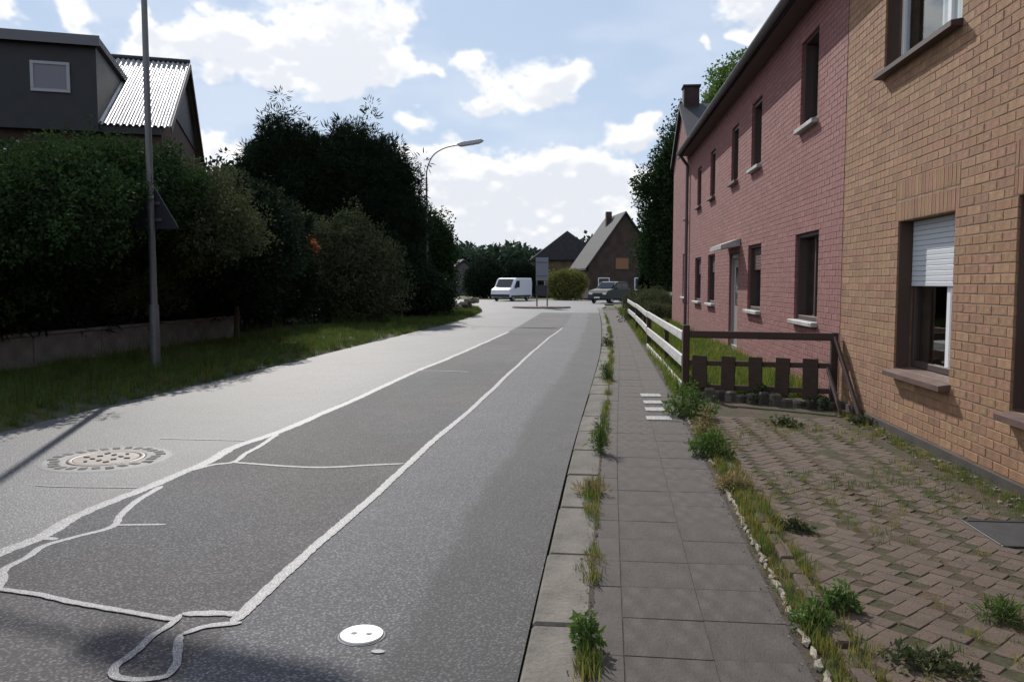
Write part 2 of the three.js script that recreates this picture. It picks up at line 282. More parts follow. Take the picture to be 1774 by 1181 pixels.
{
  const road = new THREE.Group(); structure(road, 'road');
  const blot = (x, d, s) => fbm(x * 0.9 + 30, d * 0.5 + 10, 5, s), fine = (x, d) => fbm(x * 5 + 9, d * 4 + 3, 3, 44);
  const tone = (v, r = 1, g = 1, b = 1) => [v * r, v * g, v * b];
  const lane = (geo, k = 0) => { const m = shade(new THREE.Mesh(geo, M.lane[k])); m.name = 'asphalt_lane'; road.add(m); };
  lane(ribbon(-8, 45, 260, roadL, d => sealA(d) + 0.0, 12, () => ROAD, (x, d) => tone(0.95 + 0.5 * (blot(x, d, 5) - 0.5) + 0.2 * (fine(x, d) - 0.5), 1, 0.99, 0.99)));
  lane(ribbon(-8, 45, 300, sealA, sealB, 14, () => ROAD, (x, d) => { const red = sstep(0.5, 0.64, fbm(x * 0.8 + 4, d * 0.45 + 0.6, 4, 15)); return tone(0.78 + 0.5 * (blot(x, d, 7) - 0.5) + 0.24 * (fine(x, d) - 0.5), 1 + 0.09 * red, 1 - 0.02 * red, 1 - 0.07 * red); }), 1);
  // the lane beside the kerb was dug up and relaid: darker, coarser asphalt along the kerb
  lane(ribbon(-8, 45, 300, sealB, d => kerbX(d) - 0.02, 22, () => ROAD, (x, d) => {
    const edge = kerbX(d) - 0.5 - 0.1 * vnoise(d * 0.5, 3, 8) - 0.06 * vnoise(d * 3, 9, 18), dark = sstep(edge - 0.09, edge + 0.03, x), gut = sstep(kerbX(d) - 0.2, kerbX(d) - 0.02, x + 0.12 * (fine(x, d) - 0.5));
    const v = mix(0.95, 0.5, dark) + 0.22 * (blot(x, d, 9) - 0.5) + 0.22 * (fine(x, d) - 0.5);
    return tone(v + 0.06 * gut, 1 + 0.06 * gut, 1, 1 - 0.06 * gut + 0.03 * (1 - dark));
  }), 2);
  lane(ribbon(45, 63, 90, roadL, d => kerbX(d) + 0.6 * sstep(50, 58, d), 20, () => ROAD, (x, d) => tone(1.1 + 0.4 * (blot(x, d, 5) - 0.5), 1.02, 1, 0.98)));
  const apron = flatShape([[-12.5, 63], [1.2, 63], [6, 66], [30, 69], [30, 76], [-4, 78], [-30, 84], [-60, 88], [-60, 79], [-30, 74], [-18, 69]], ROAD);
  const c = new Float32Array(apron.attributes.position.count * 3).fill(1.12); apron.setAttribute('color', new THREE.BufferAttribute(c, 3)); lane(apron);
}
// tar seals along the joints of the asphalt
{
  const S = { main: [[-3.72,-4],[-3.68,0],[-3.62,2.6],[-3.59,4.55],[-3.55,4.82],[-3.61,5.28],[-3.58,5.78],[-3.54,6.12],[-3.53,6.49],[-3.51,7.1],[-3.55,7.73],[-3.47,8.19],[-3.4,8.85],[-3.36,9.93],[-3.28,11.23],[-3.24,13.97],[-3.02,18.25],[-2.7,27.06]],
    second: [[-3.1,3.6],[-3.16,3.9],[-3.24,4.09],[-3.36,4.27],[-3.37,4.46],[-3.41,4.68],[-3.33,4.87],[-3.22,5.09],[-3.32,5.37],[-3.41,5.74],[-3.45,6.18]],
    bridge: [[-3.55,4.82],[-3.4,4.81]], tick: [[-3.24,5.13],[-2.87,5.18]], branch: [[-3.5,6.7],[-3.39,6.96],[-3.26,7.07],[-3.3,7.45],[-3.31,7.81],[-3.38,8.46]],
    cross: [[-3.26,7.07],[-2.68,6.96],[-2.36,6.95],[-1.97,7.08],[-1.67,7.17]], faintA: [[-4.49,6.1],[-4.29,6.08],[-3.62,6.11]], faintB: [[-4.53,8.09],[-3.58,8.08]],
    lane: [[-1.71,3.68],[-1.695,4.6],[-1.655,6],[-1.595,8.4],[-1.51,10.8],[-1.36,18],[-1.2,23.5],[-0.94,29.7]],
    kinkA: [[-1.69,3.77],[-1.87,3.77],[-2.01,3.75]], kinkB: [[-1.67,3.68],[-1.83,3.61],[-1.89,3.52]], loop: [[-2.01,3.74],[-2,3.62],[-2.02,3.49],[-2.01,3.31],[-2.02,3.2],[-1.97,3.11],[-1.86,3.09],[-1.76,3.13],[-1.77,3.24],[-1.83,3.36],[-1.9,3.52]],
    long: [[-3.9,4.1],[-3.38,4],[-3.14,3.96],[-2.89,3.91],[-2.64,3.83],[-2.4,3.77],[-2.17,3.71],[-2,3.67]], spur: [[-3.3,14.8],[-2.9,14.9],[-2.2,14.75]] };
  const W = { main: 0.058, second: 0.03, bridge: 0.03, tick: 0.018, branch: 0.03, cross: 0.024, faintA: 0.012, faintB: 0.014, lane: 0.038, kinkA: 0.032, kinkB: 0.022, loop: 0.022, long: 0.022, spur: 0.02 };
  const grp = new THREE.Group(); structure(grp, 'crack_seal'); let layer = 0;
  for (const k in S) {
    const c = new THREE.CatmullRomCurve3(S[k].map(p => V(p[0], 0, -p[1]))), L = c.getLength(), n = Math.max(8, Math.ceil(L / 0.025)), pos = [], idx = [], uv = [], y = ROAD + 0.0022 + 0.0005 * layer++;
    for (let i = 0; i <= n; i++) {
      const t = i / n, p = c.getPointAt(t), q = c.getTangentAt(t), sx = -q.z, sz = q.x, s = t * L, w1 = W[k] * (0.5 + 0.4 * fbm(s * 1.6, layer * 3.3, 3, 81) + 0.45 * fbm(s * 30, layer, 3, 84)), w2 = W[k] * (0.5 + 0.4 * fbm(s * 1.6 + 50, layer * 5.1, 3, 82) + 0.45 * fbm(s * 30 + 30, layer, 3, 85)), j = 0.02 * (vnoise(s * 0.9, layer, 83) - 0.5) * Math.min(1, L / 3);
      const e = Math.min(1, Math.min(t, 1 - t) * n * 0.5 + 0.35);
      pos.push(p.x + sx * (j + w1 * e), y - 0.0012, p.z + sz * (j + w1 * e), p.x + sx * (j + w1 * e * 0.6), y, p.z + sz * (j + w1 * e * 0.6), p.x + sx * (j - w2 * e * 0.6), y, p.z + sz * (j - w2 * e * 0.6), p.x + sx * (j - w2 * e), y - 0.0012, p.z + sz * (j - w2 * e));
      uv.push(s, 0, s, 0.03, s, 0.07, s, 0.1);
      if (i < n) for (let m = 0; m < 3; m++) { const a = i * 4 + m; idx.push(a, a + 4, a + 1, a + 1, a + 4, a + 5); }
    }
    const g = new THREE.BufferGeometry(); g.setAttribute('position', new THREE.Float32BufferAttribute(pos, 3)); g.setAttribute('uv', new THREE.Float32BufferAttribute(uv, 2)); g.setIndex(idx); g.computeVertexNormals();
    const sealMat = M.seal.clone(); sealMat.side = THREE.DoubleSide;
    const m = shade(new THREE.Mesh(g, sealMat)); m.name = 'seal_line'; grp.add(m);
  }
}
// valve cap in the lane
{
  const c = V(-1.05, ROAD - 0.008, -3.6), t = thing('valve_cap', 'small round white painted valve cap with two dark holes in the road', 'valve cap', [c.x, c.y, c.z]);
  const ring = new THREE.LatheGeometry([[0.1, 0], [0.1, 0.008], [0.104, 0.011], [0.116, 0.01], [0.119, 0.003], [0.119, 0]].map(p => new THREE.Vector2(...p)), 40); local(t, 'iron_ring', ring, M.plasticBlack);
  const s = new THREE.Shape(); s.absarc(0, 0, 0.097, 0, Math.PI * 2); for (const x of [-0.036, 0.036]) { const h = new THREE.Path(); h.absarc(x, 0.0, 0.017, 0, Math.PI * 2, true); s.holes.push(h); }
  const lid = new THREE.ExtrudeGeometry(s, { depth: 0.012, bevelEnabled: true, bevelSize: 0.003, bevelThickness: 0.003, bevelSegments: 2, curveSegments: 32 }); lid.rotateX(-Math.PI / 2); lid.translate(0, 0.004, 0); local(t, 'lid', lid, M.capPaint);
  const well = new THREE.CylinderGeometry(0.095, 0.095, 0.004, 32); well.translate(0, 0.003, 0); local(t, 'well', well, M.plasticBlack);
  const drop = new THREE.Mesh(new THREE.CircleGeometry(0.026, 14).rotateX(-Math.PI / 2).scale(1.2, 1, 0.7), M.whitePaint); drop.position.set(-0.93, ROAD + 0.005, -3.44); structure(shade(drop), 'paint_spot');
}
// manhole in the far lane with its ring of patched setts
{
  const t = thing('manhole_cover', 'rusty round manhole cover in a ring of pale mortar on the road', 'manhole', [-4.5, ROAD, -7.1]);
  local(t, 'mortar_ring', new THREE.LatheGeometry([[0.34, 0.002], [0.35, 0.012], [0.5, 0.011], [0.56, 0.004], [0.57, 0]].map(p => new THREE.Vector2(...p)), 48), std({ color: lin(0.3, 0.295, 0.29), map: rep(T.fine, 3), roughness: 0.7, side: THREE.DoubleSide }));
  local(t, 'frame', new THREE.LatheGeometry([[0.29, 0], [0.29, 0.012], [0.33, 0.013], [0.335, 0.002]].map(p => new THREE.Vector2(...p)), 48), M.iron);
  local(t, 'cover', new THREE.CylinderGeometry(0.282, 0.282, 0.012, 40).translate(0, 0.005, 0), std({ color: lin(0.2, 0.165, 0.15), map: rep(T.fine, 2), roughness: 0.6, metalness: 0.2 }));
  for (let k = 0; k < 12; k++) { const a = k / 12 * Math.PI * 2, r = k % 2 ? 0.12 : 0.2; local(t, 'boss', chamfer(0.05, 0.01, 0.03, 0.003).rotateY(a).translate(Math.cos(a) * r, 0.015, Math.sin(a) * r), M.kerb[0]); }
  for (let k = 0; k < 26; k++) { const a = k / 26 * Math.PI * 2, r = 0.43 + 0.05 * hash(k, 1, 3); local(t, 'sett', chamfer(0.09, 0.014, 0.07, 0.005).rotateY(-a + 0.3 * hash(k, 2, 3)).translate(Math.cos(a) * r, 0.009, Math.sin(a) * r), M.kerb[k % 3]); }
}
// ---------------------------------------------------------------- kerb, pavement, yard
const rp = rng(7);
{
  const pv = new THREE.Group(); structure(pv, 'pavement');
  const bed = shade(new THREE.Mesh(ribbon(-6, 52, 120, d => kerbX(d) + 0.262, d => walkR(d) + 0.35, 6, (x, d) => -0.005 + 0.003 * vnoise(x * 9, d * 9, 2)), M.soil)); bed.name = 'bed'; pv.add(bed);
  const slabGeo = chamfer(1, 0.05, 0.3975, 0.0018), stripGeo = [0, 1, 2, 3].map(() => chamfer(0.1365, 0.05, 0.3975, 0.0018));
  for (let k = 0; k < 118; k++) {
    const d = 0.6 + k * 0.4 + 0.2, a = walkL(d), b = walkR(d), yaw = Math.atan2(walkL(d + 0.5) - walkL(d - 0.5), 1), w = (b - a - 0.14) / 2;
    const put = (g, x, sx, i) => { const m = shade(new THREE.Mesh(g, M.slab[i])); m.name = 'paving_slab'; m.position.set(x, -0.025 + (rp() - 0.5) * 0.003, -d); m.scale.x = sx; m.rotation.set((rp() - 0.5) * 0.006, -yaw, (rp() - 0.5) * 0.008); pv.add(m); };
    put(stripGeo[0], a + 0.068, 1, Math.floor(rp() * 4));
    put(slabGeo, a + 0.14 + w / 2, w - 0.0025, Math.floor(rp() * 3.4)); put(slabGeo, a + 0.14 + w * 1.5, w - 0.0025, Math.floor(rp() * 3.4));
  }
}
{
  const kb = new THREE.Group(); structure(kb, 'kerb'); const g = chamfer(0.272, 0.24, 0.985, 0.014);
  for (let k = 0; k < 56; k++) { const d = -2 + k + 0.2, yaw = Math.atan2(kerbX(d + 0.5) - kerbX(d - 0.5), 1), m = shade(new THREE.Mesh(g, M.kerb[Math.floor(rp() * 3)])); m.name = 'kerb_stone'; m.position.set(kerbX(d) + 0.138 + (rp() - 0.5) * 0.012, -0.122 + (rp() - 0.5) * 0.012, -d); m.rotation.set((rp() - 0.5) * 0.01, -yaw + (rp() - 0.5) * 0.008, (rp() - 0.5) * 0.02); kb.add(m); }
}
// worn white bars painted on the pavement
{
  const bars = [[0.75, 1.03, 11.57, 0.3], [0.745, 0.985, 10.9, 0.28], [0.725, 1.03, 10.27, 0.3], [0.69, 0.985, 9.6, 0.26]], grp = new THREE.Group(); structure(grp, 'pavement_marking');
  for (const [x0, x1, d, h] of bars) { const pos = [], idx = [], uv = []; for (let i = 0; i <= 20; i++) { const x = x0 + (x1 - x0) * i / 20, e0 = 0.03 * (vnoise(i * 0.9, d, 3) - 0.5), e1 = 0.03 * (vnoise(i * 0.9, d, 4) - 0.5); pos.push(x, 0.008, -(d - h / 2 + e0), x, 0.008, -(d + h / 2 + e1)); uv.push(x, d, x, d + h); if (i < 20) idx.push(i * 2, i * 2 + 2, i * 2 + 1, i * 2 + 1, i * 2 + 2, i * 2 + 3); } const g = new THREE.BufferGeometry(); g.setAttribute('position', new THREE.Float32BufferAttribute(pos, 3)); g.setAttribute('uv', new THREE.Float32BufferAttribute(uv, 2)); g.setIndex(idx); g.computeVertexNormals(); const m = shade(new THREE.Mesh(g, M.whitePaint)); m.name = 'painted_bar'; grp.add(m); }
}
const FX = 3.25;       // plane of the house fronts
const fenceA = [1.4, -11.75], fenceB = [3.2, -10.7];
{
  const yard = new THREE.Group(); structure(yard, 'yard_paving');
  const bed = shade(new THREE.Mesh(ribbon(-6, 11.6, 90, d => walkR(d) + 0.02, () => FX + 0.05, 14, (x, d) => -0.006 + 0.014 * fbm(x * 7, d * 7, 3, 6)), M.yardSoil)); bed.name = 'bed'; yard.add(bed);
  // concrete pavers laid in herringbone
  const g = chamfer(0.1975, 0.06, 0.0975, 0.004), list = [];
  for (let i = -60; i < 60; i++) for (let j = -60; j < 60; j++) {
    // herringbone cell: one paver along u, one along v
    const c = 0.1; for (const o of [0, 1]) {
      const q = ((i - j) % 4 + 4) % 4; if (q !== (o ? 2 : 0)) continue;
      const u = o ? (i + 0.5) * c : (i + 1) * c, v = o ? (j + 1) * c : (j + 0.5) * c;
      const x = 2.1 + (u - v) * Math.SQRT1_2, d = 5.2 + (u + v) * Math.SQRT1_2;
      if (d < 1.2 || d > 9.75 || x > FX - 0.28 || x < walkR(d) + 0.27 || (x > 2.5 && x < 3.05 && d > 5.05 && d < 5.62)) continue;
      list.push([x, d, (o ? 90 : 0) + 45]);
    }
  }
  const inView = ([x, d]) => d > 3.1 && x < 0.53 * d + 0.1 ? 0 : 50;
  list.sort((a, b) => (a[0] ** 2 + a[1] ** 2 + inView(a)) - (b[0] ** 2 + b[1] ** 2 + inView(b)));
  const place = ([x, d, r]) => new THREE.Matrix4().compose(V(x, -0.026 + 0.008 * (vnoise(x * 1.3, d * 1.3, 61) - 0.5) + (rp() - 0.5) * 0.004, -d), new THREE.Quaternion().setFromEuler(new THREE.Euler((rp() - 0.5) * 0.022, r * deg + (rp() - 0.5) * 0.03, (rp() - 0.5) * 0.022)), V(1, 1, 1));
  list.slice(0, 300).forEach(p => { const m = shade(new THREE.Mesh(g, M.paver[Math.floor(rp() * 4)])); m.name = 'paver'; m.applyMatrix4(place(p)); yard.add(m); });
  const rest = list.slice(300), im = shade(new THREE.InstancedMesh(g, std({ color: lin(1, 1, 1), map: rep(T.fine, 1.7), bumpMap: rep(T.fineBump, 2.2), bumpScale: 0.006, roughness: 0.95 }), rest.length)); im.name = 'pavers'; im.userData.kind = 'stuff';
  rest.forEach((p, i) => { im.setMatrixAt(i, place(p)); im.setColorAt(i, M.paver[Math.floor(rp() * 4)].color); }); yard.add(im);
}
// broken edging between pavement and yard: stones, mortar crumbs
{
  const ed = new THREE.Group(); structure(ed, 'edging'); const r = rng(31);
  const geos = [0, 1, 2, 3, 4].map(k => { const pts = [], q = rng(400 + k); for (let i = 0; i < 14; i++) { const a = q() * 6.28, b = Math.acos(2 * q() - 1), s = 0.75 + 0.25 * q(); pts.push(V(Math.cos(a) * Math.sin(b) * s * 0.5, Math.cos(b) * s * 0.5, Math.sin(a) * Math.sin(b) * s * 0.5)); } return uvBox(new ConvexGeometry(pts)); });
  const put = (x, d, sx, sy, sz, mi, yaw) => { const m = shade(new THREE.Mesh(geos[Math.floor(r() * 5)], M.stone[mi])); m.name = 'edging_stone'; m.position.set(x, sy * 0.2, -d); m.scale.set(sx, sy, sz); m.rotation.y = yaw + (r() - 0.5) * 0.5; ed.add(m); };
  for (let d = 2; d < 9.6; ) { const L = 0.035 + 0.07 * r(); if (d < 6.1 || r() < 0.45) put(walkR(d) + 0.05 + 0.015 * (r() - 0.5), d, 0.03 + 0.025 * r(), 0.035 + 0.02 * r(), L * 1.5, d < 6.1 ? (r() < 0.6 ? 3 : 1) : Math.floor(r() * 3), 0); d += L; }
  for (let k = 0; k < 80; k++) { const d = 2.4 + 7 * r(); put(walkR(d) + 0.02 + 0.25 * r(), d, 0.02 + 0.03 * r(), 0.02 + 0.02 * r(), 0.02 + 0.03 * r(), Math.floor(r() * 4), r() * 6); }
  // border row of bricks on edge along the yard, lifted and gappy
  const bg = chamfer(0.075, 0.11, 0.215, 0.008); for (let k = 0; k < 36; k++) { if (r() < 0.12) continue; const d = 1.6 + k * 0.225, m = shade(new THREE.Mesh(bg, M.paver[Math.floor(r() * 4)])); m.name = 'border_brick'; m.position.set(walkR(d) + 0.185 + (r() - 0.5) * 0.02, -0.03 + r() * 0.025, -d); m.rotation.set((r() - 0.5) * 0.08, -0.03 + (r() - 0.5) * 0.1, (r() - 0.5) * 0.16); ed.add(m); }
  // loose chips in the dirt strip at the house wall and scattered over the yard
  for (let k = 0; k < 110; k++) { const d = 3.4 + 6.6 * r(); put(FX - 0.05 - 0.22 * r(), d, 0.03 + 0.04 * r(), 0.025 + 0.02 * r(), 0.03 + 0.04 * r(), Math.floor(r() * 3), r() * 6); }
}
{ // dark iron cover in the yard
  const t = thing('drain_cover', 'dark rectangular iron drain cover lying in the yard paving by the brick wall', 'drain cover', [2.78, 0, -5.33]);
  local(t, 'frame', merge([cbox(-0.27, 0.27, -0.04, 0.012, -0.28, -0.25, 0.003), cbox(-0.27, 0.27, -0.04, 0.012, 0.25, 0.28, 0.003), cbox(-0.27, -0.24, -0.04, 0.012, -0.249, 0.249, 0.003), cbox(0.24, 0.27, -0.04, 0.012, -0.249, 0.249, 0.003)]), M.plasticBlack);
  local(t, 'lid', cbox(-0.235, 0.235, -0.04, 0.008, -0.245, 0.245, 0.004), std({ color: lin(0.045, 0.045, 0.047), map: rep(T.fine, 3), bumpMap: rep(T.fineBump, 3), bumpScale: 0.004, roughness: 0.8 }));
}

// ---------------------------------------------------------------- masonry
// cells [z0, z1, y0, y1] of a front in stretcher bond around openings (d runs away from the camera)
function bond(d0, d1, y0, y1, holes, course = 0.0833, len = 0.25, soldier = []) {
  const out = [];
  for (let r = 0, y = y0; y < y1 - 0.02; r++, y = y0 + r * course) {
    const cuts = holes.filter(h => y + course * 0.5 > h[2] && y + course * 0.5 < h[3]).concat(soldier.filter(h => y + course * 0.5 > h[2] && y + course * 0.5 < h[3])).sort((a, b) => a[0] - b[0]);
    let spans = [[d0, d1]]; for (const c of cuts) spans = spans.flatMap(([a, b]) => c[1] <= a || c[0] >= b ? [[a, b]] : [[a, c[0]], [c[1], b]].filter(s => s[1] - s[0] > 0.03));
    for (const [a, b] of spans) { let e = a; const off = (r % 2) * len / 2; let n = Math.floor((a - d0 - off) / len + 1e-6) + 1; while (e < b - 0.005) { let f = Math.min(b, d0 + off + n * len); n++; if (f - e < 0.05 && f < b) f = Math.min(b, f + len), n++; if (b - f < 0.05) f = b; out.push([e, f, y, y + course]); e = f; } }
  }
  return out;
}
function layBricks(house, cells, mats, mass, depth, seed, stand) {
  const r = rng(seed), o = origins.get(house), geo = chamfer(0.1, 0.0715, 0.238, 0.0035), J = 0.0085;
  const score = ([a, b, y0, y1]) => { const d = (a + b) / 2, y = (y0 + y1) / 2; const out = d < 6.0 || y > 1.6 + 0.36 * d || y < 0.02; return d * d + (y - 1.6) ** 2 + (out ? 400 : 0); };
  cells.sort((p, q) => score(p) - score(q));
  const mat4 = ([a, b, y0, y1]) => { const w = (b - a) - J, h = (y1 - y0) - J; return new THREE.Matrix4().compose(V(FX + depth / 2 - 0.0006 - 0.0022 * r() - o[0], (y0 + y1) / 2 + (r() - 0.5) * 0.003 - o[1], -(a + b) / 2 - o[2]), new THREE.Quaternion().setFromEuler(new THREE.Euler((r() - 0.5) * 0.012, (r() - 0.5) * 0.014, 0)), V(depth / 0.1, h / 0.0715, w / 0.238)); };
  cells.slice(0, 300).forEach(c => { const m = shade(new THREE.Mesh(geo, mats[Math.floor(r() * mats.length)])); m.name = 'brick'; m.applyMatrix4(mat4(c)); house.add(m); });
  const rest = cells.slice(300), im = shade(new THREE.InstancedMesh(geo, mass, rest.length)); im.name = 'brickwork'; im.userData.kind = 'stuff';
  const col = new THREE.Color();
  rest.forEach((c, i) => { im.setMatrixAt(i, mat4(c)); col.copy(mats[Math.floor(r() * mats.length)].color).multiplyScalar((1 / 1.5) * (0.9 + 0.2 * r())); im.setColorAt(i, col); });
  house.add(im);
}
function wallWithHoles(d0, d1, y0, y1, holes, x0, x1, grow = 0.006) { // wall across x0..x1 with openings cut through
  const s = new THREE.Shape([[d0, y0], [d1, y0], [d1, y1], [d0, y1]].map(p => new THREE.Vector2(...p)));
  for (const h of holes) s.holes.push(new THREE.Path([[h[0] - grow, h[2] - grow], [h[0] - grow, h[3] + grow], [h[1] + grow, h[3] + grow], [h[1] + grow, h[2] - grow]].map(p => new THREE.Vector2(...p))));
  const g = new THREE.ExtrudeGeometry(s, { depth: x1 - x0, bevelEnabled: false }); // x = d, y, z = depth -> world x = depth, z = -d
  g.applyMatrix4(new THREE.Matrix4().set(0, 0, 1, x0, 0, 1, 0, 0, -1, 0, 0, 0, 0, 0, 0, 1)); return uvBox(g);
}
function frameRect(x, d0, d1, y0, y1, w, t) { return [cbox(x, x + t, y0, y0 + w, -d1, -d0, 0.004), cbox(x, x + t, y1 - w, y1, -d1, -d0, 0.004), cbox(x, x + t, y0 + w, y1 - w, -d0 - w, -d0, 0.004), cbox(x, x + t, y0 + w, y1 - w, -d1, -d1 + w, 0.004)]; }

// ---- brick house beside the yard
{
  const H = thing('brick_house', 'tan brick house at the edge of the frame behind the weedy paved yard', 'house', [FX, 0, -10.8]);
  const D0 = -1.5, D1 = 10.8, Y1 = 6.6;
  const win = [[7.6, 8.93, 0.70, 2.24], [7.62, 9.5, 3.93, 5.4], [4.4, 6.53, 0.62, 2.26], [4.6, 6.3, 3.93, 5.4], [1.2, 2.6, 0.7, 2.24], [1.0, 2.7, 3.93, 5.4]];
  const soldier = [[7.52, 9.01, 2.24, 2.68], [7.5, 9.6, 5.4, 5.84], [4.3, 6.6, 2.26, 2.7]];
  part(H, 'wall', wallWithHoles(D0, D1, -0.1, Y1, win, FX + 0.0012, FX + 0.36), M.mortar);
  for (const z of [-0.25 - D0 - 0.002, -D1 + 0.002]) part(H, 'side_wall', box(FX + 0.36, 12, -0.1, Y1, z, z + 0.248), M.mortar);
  part(H, 'back_wall', box(12, 12.3, -0.1, Y1, -D1, -D0), M.mortar);
  part(H, 'floor', merge([box(FX + 0.362, 11.99, -0.05, 0.1, -D1 + 0.26, -D0 - 0.26), box(FX + 0.362, 11.99, 3.0, 3.2, -D1 + 0.26, -D0 - 0.26), box(FX + 0.362, 11.99, 6.2, 6.4, -D1 + 0.26, -D0 - 0.26)]), M.room);
  const cells = bond(D0, D1, 0.09, 6.5, win, 0.0833, 0.25, soldier);
  for (const s of soldier) for (let row = 0; row < 2; row++) for (let d = s[0]; d < s[1] - 0.04; d += 0.0833) cells.push([d, Math.min(s[1], d + 0.0833), s[2] + row * 0.22, s[2] + (row + 1) * 0.22]);
  layBricks(H, cells, M.brick, M.brickMass, 0.11, 51);
  part(H, 'plinth', cbox(FX - 0.02, FX + 0.0004, -0.1, 0.085, -D1, -D0, 0.006), std({ color: lin(0.1, 0.085, 0.075), map: rep(T.fine, 1.2), roughness: 0.95 }));
  // roof
  const roof = part(H, 'roof', merge([beam([7.6, 10.4, -4.6], [2.75, 6.35, -4.6], 0.2, 0.12).scale(1, 1, 1)]), M.darkRoof);
  roof.geometry.dispose(); roof.geometry = (() => { const s = new THREE.Shape([[2.75, 6.35], [7.6, 10.4], [12.6, 6.35], [12.6, 6.5], [7.6, 10.62], [2.75, 6.52]].map(p => new THREE.Vector2(...p))); const g = new THREE.ExtrudeGeometry(s, { depth: D1 - D0 + 0.1, bevelEnabled: false }); g.translate(0, 0, -D1 + 0.05); const q = uvBox(g); q.translate(-FX, 0, 10.8); return q; })();
  // gables close the roof space
  const gs = new THREE.Shape([[FX + 0.02, 6.6], [12.2, 6.6], [7.6, 10.35]].map(p => new THREE.Vector2(...p)));
  part(H, 'gable', merge([uvBox(new THREE.ExtrudeGeometry(gs, { depth: 0.2, bevelEnabled: false }).translate(0, 0, -D1 + 0.06)), uvBox(new THREE.ExtrudeGeometry(gs, { depth: 0.2, bevelEnabled: false }).translate(0, 0, -D0 - 0.26))]), M.mortar);
  // windows
  win.forEach(([a, b, y0, y1], i) => {
    const w = sub(H, 'window'), upper = i % 2 === 1, X = FX + 0.17;
    part(w, 'frame', merge(frameRect(X, a + 0.002, b - 0.002, y0 + 0.02, y1 - 0.002, 0.065, 0.07)), upper ? M.whiteFrame : M.darkFrame);
    for (const z of [-b + 0.001, -a - 0.012]) part(w, 'lining', box(FX + 0.02, FX + 0.144, y0 + 0.012, y1 - 0.004, z, z + 0.011), M.brownLining);
    const mid = a + (b - a) * 0.36;
    part(w, 'mullion', cbox(X + 0.004, X + 0.066, y0 + 0.086, y1 - 0.068, -mid - 0.04, -mid + 0.04, 0.004), M.whiteFrame);
    part(w, 'pane', box(X + 0.03, X + 0.034, y0 + 0.07, y1 - 0.07, -b + 0.06, -mid - 0.041), M.glass);
    part(w, 'pane', box(X + 0.03, X + 0.034, y0 + 0.07, y1 - 0.07, -mid + 0.041, -a - 0.06), M.glass);
    part(w, 'sill', (() => { const s = new THREE.Shape([[FX - 0.1, y0 - 0.075], [FX - 0.1, y0 - 0.035], [FX + 0.165, y0 + 0.01], [FX + 0.165, y0 - 0.045], [FX - 0.02, y0 - 0.08]].map(p => new THREE.Vector2(...p))); const g = new THREE.ExtrudeGeometry(s, { depth: b - a + 0.06, bevelEnabled: true, bevelSize: 0.005, bevelThickness: 0.005, bevelSegments: 1 }); g.translate(0, 0, -b - 0.03); return uvBox(g); })(), upper ? M.darkFrame : M.brownTile);
    if (!upper) { // roller shutter half down
      const yb = i === 0 ? 1.55 : 1.2, n = Math.floor((y1 - yb) / 0.052);
      for (let k = 0; k < n; k++) part(w, 'shutter_slat', cbox(FX + 0.145, FX + 0.158, y1 - (k + 1) * 0.052 + 0.003, y1 - k * 0.052, -b + 0.02, -a - 0.02, 0.004), M.shutter);
      part(w, 'handle_bar', taper([FX + 0.15, y0 + 0.09, -a - 0.34], [FX + 0.15, yb, -a - 0.34], 0.012, 0.012), M.whiteFrame);
    } else { const pts = []; for (let k = 0; k <= 40; k++) pts.push([-b + 0.08 + (b - a) * 0.0 + (mid - a + 0.45) * 0, 0]); const g = new THREE.PlaneGeometry((b - a) * 0.55, y1 - y0 - 0.1, 60, 1); const p = g.attributes.position; for (let k = 0; k < p.count; k++) p.setZ(k, 0.025 * Math.sin(p.getX(k) * 45)); g.rotateY(-Math.PI / 2); g.translate(FX + 0.3, (y0 + y1) / 2, -a - (b - a) * 0.3); part(w, 'curtain', g, M.curtain); }
  });
}
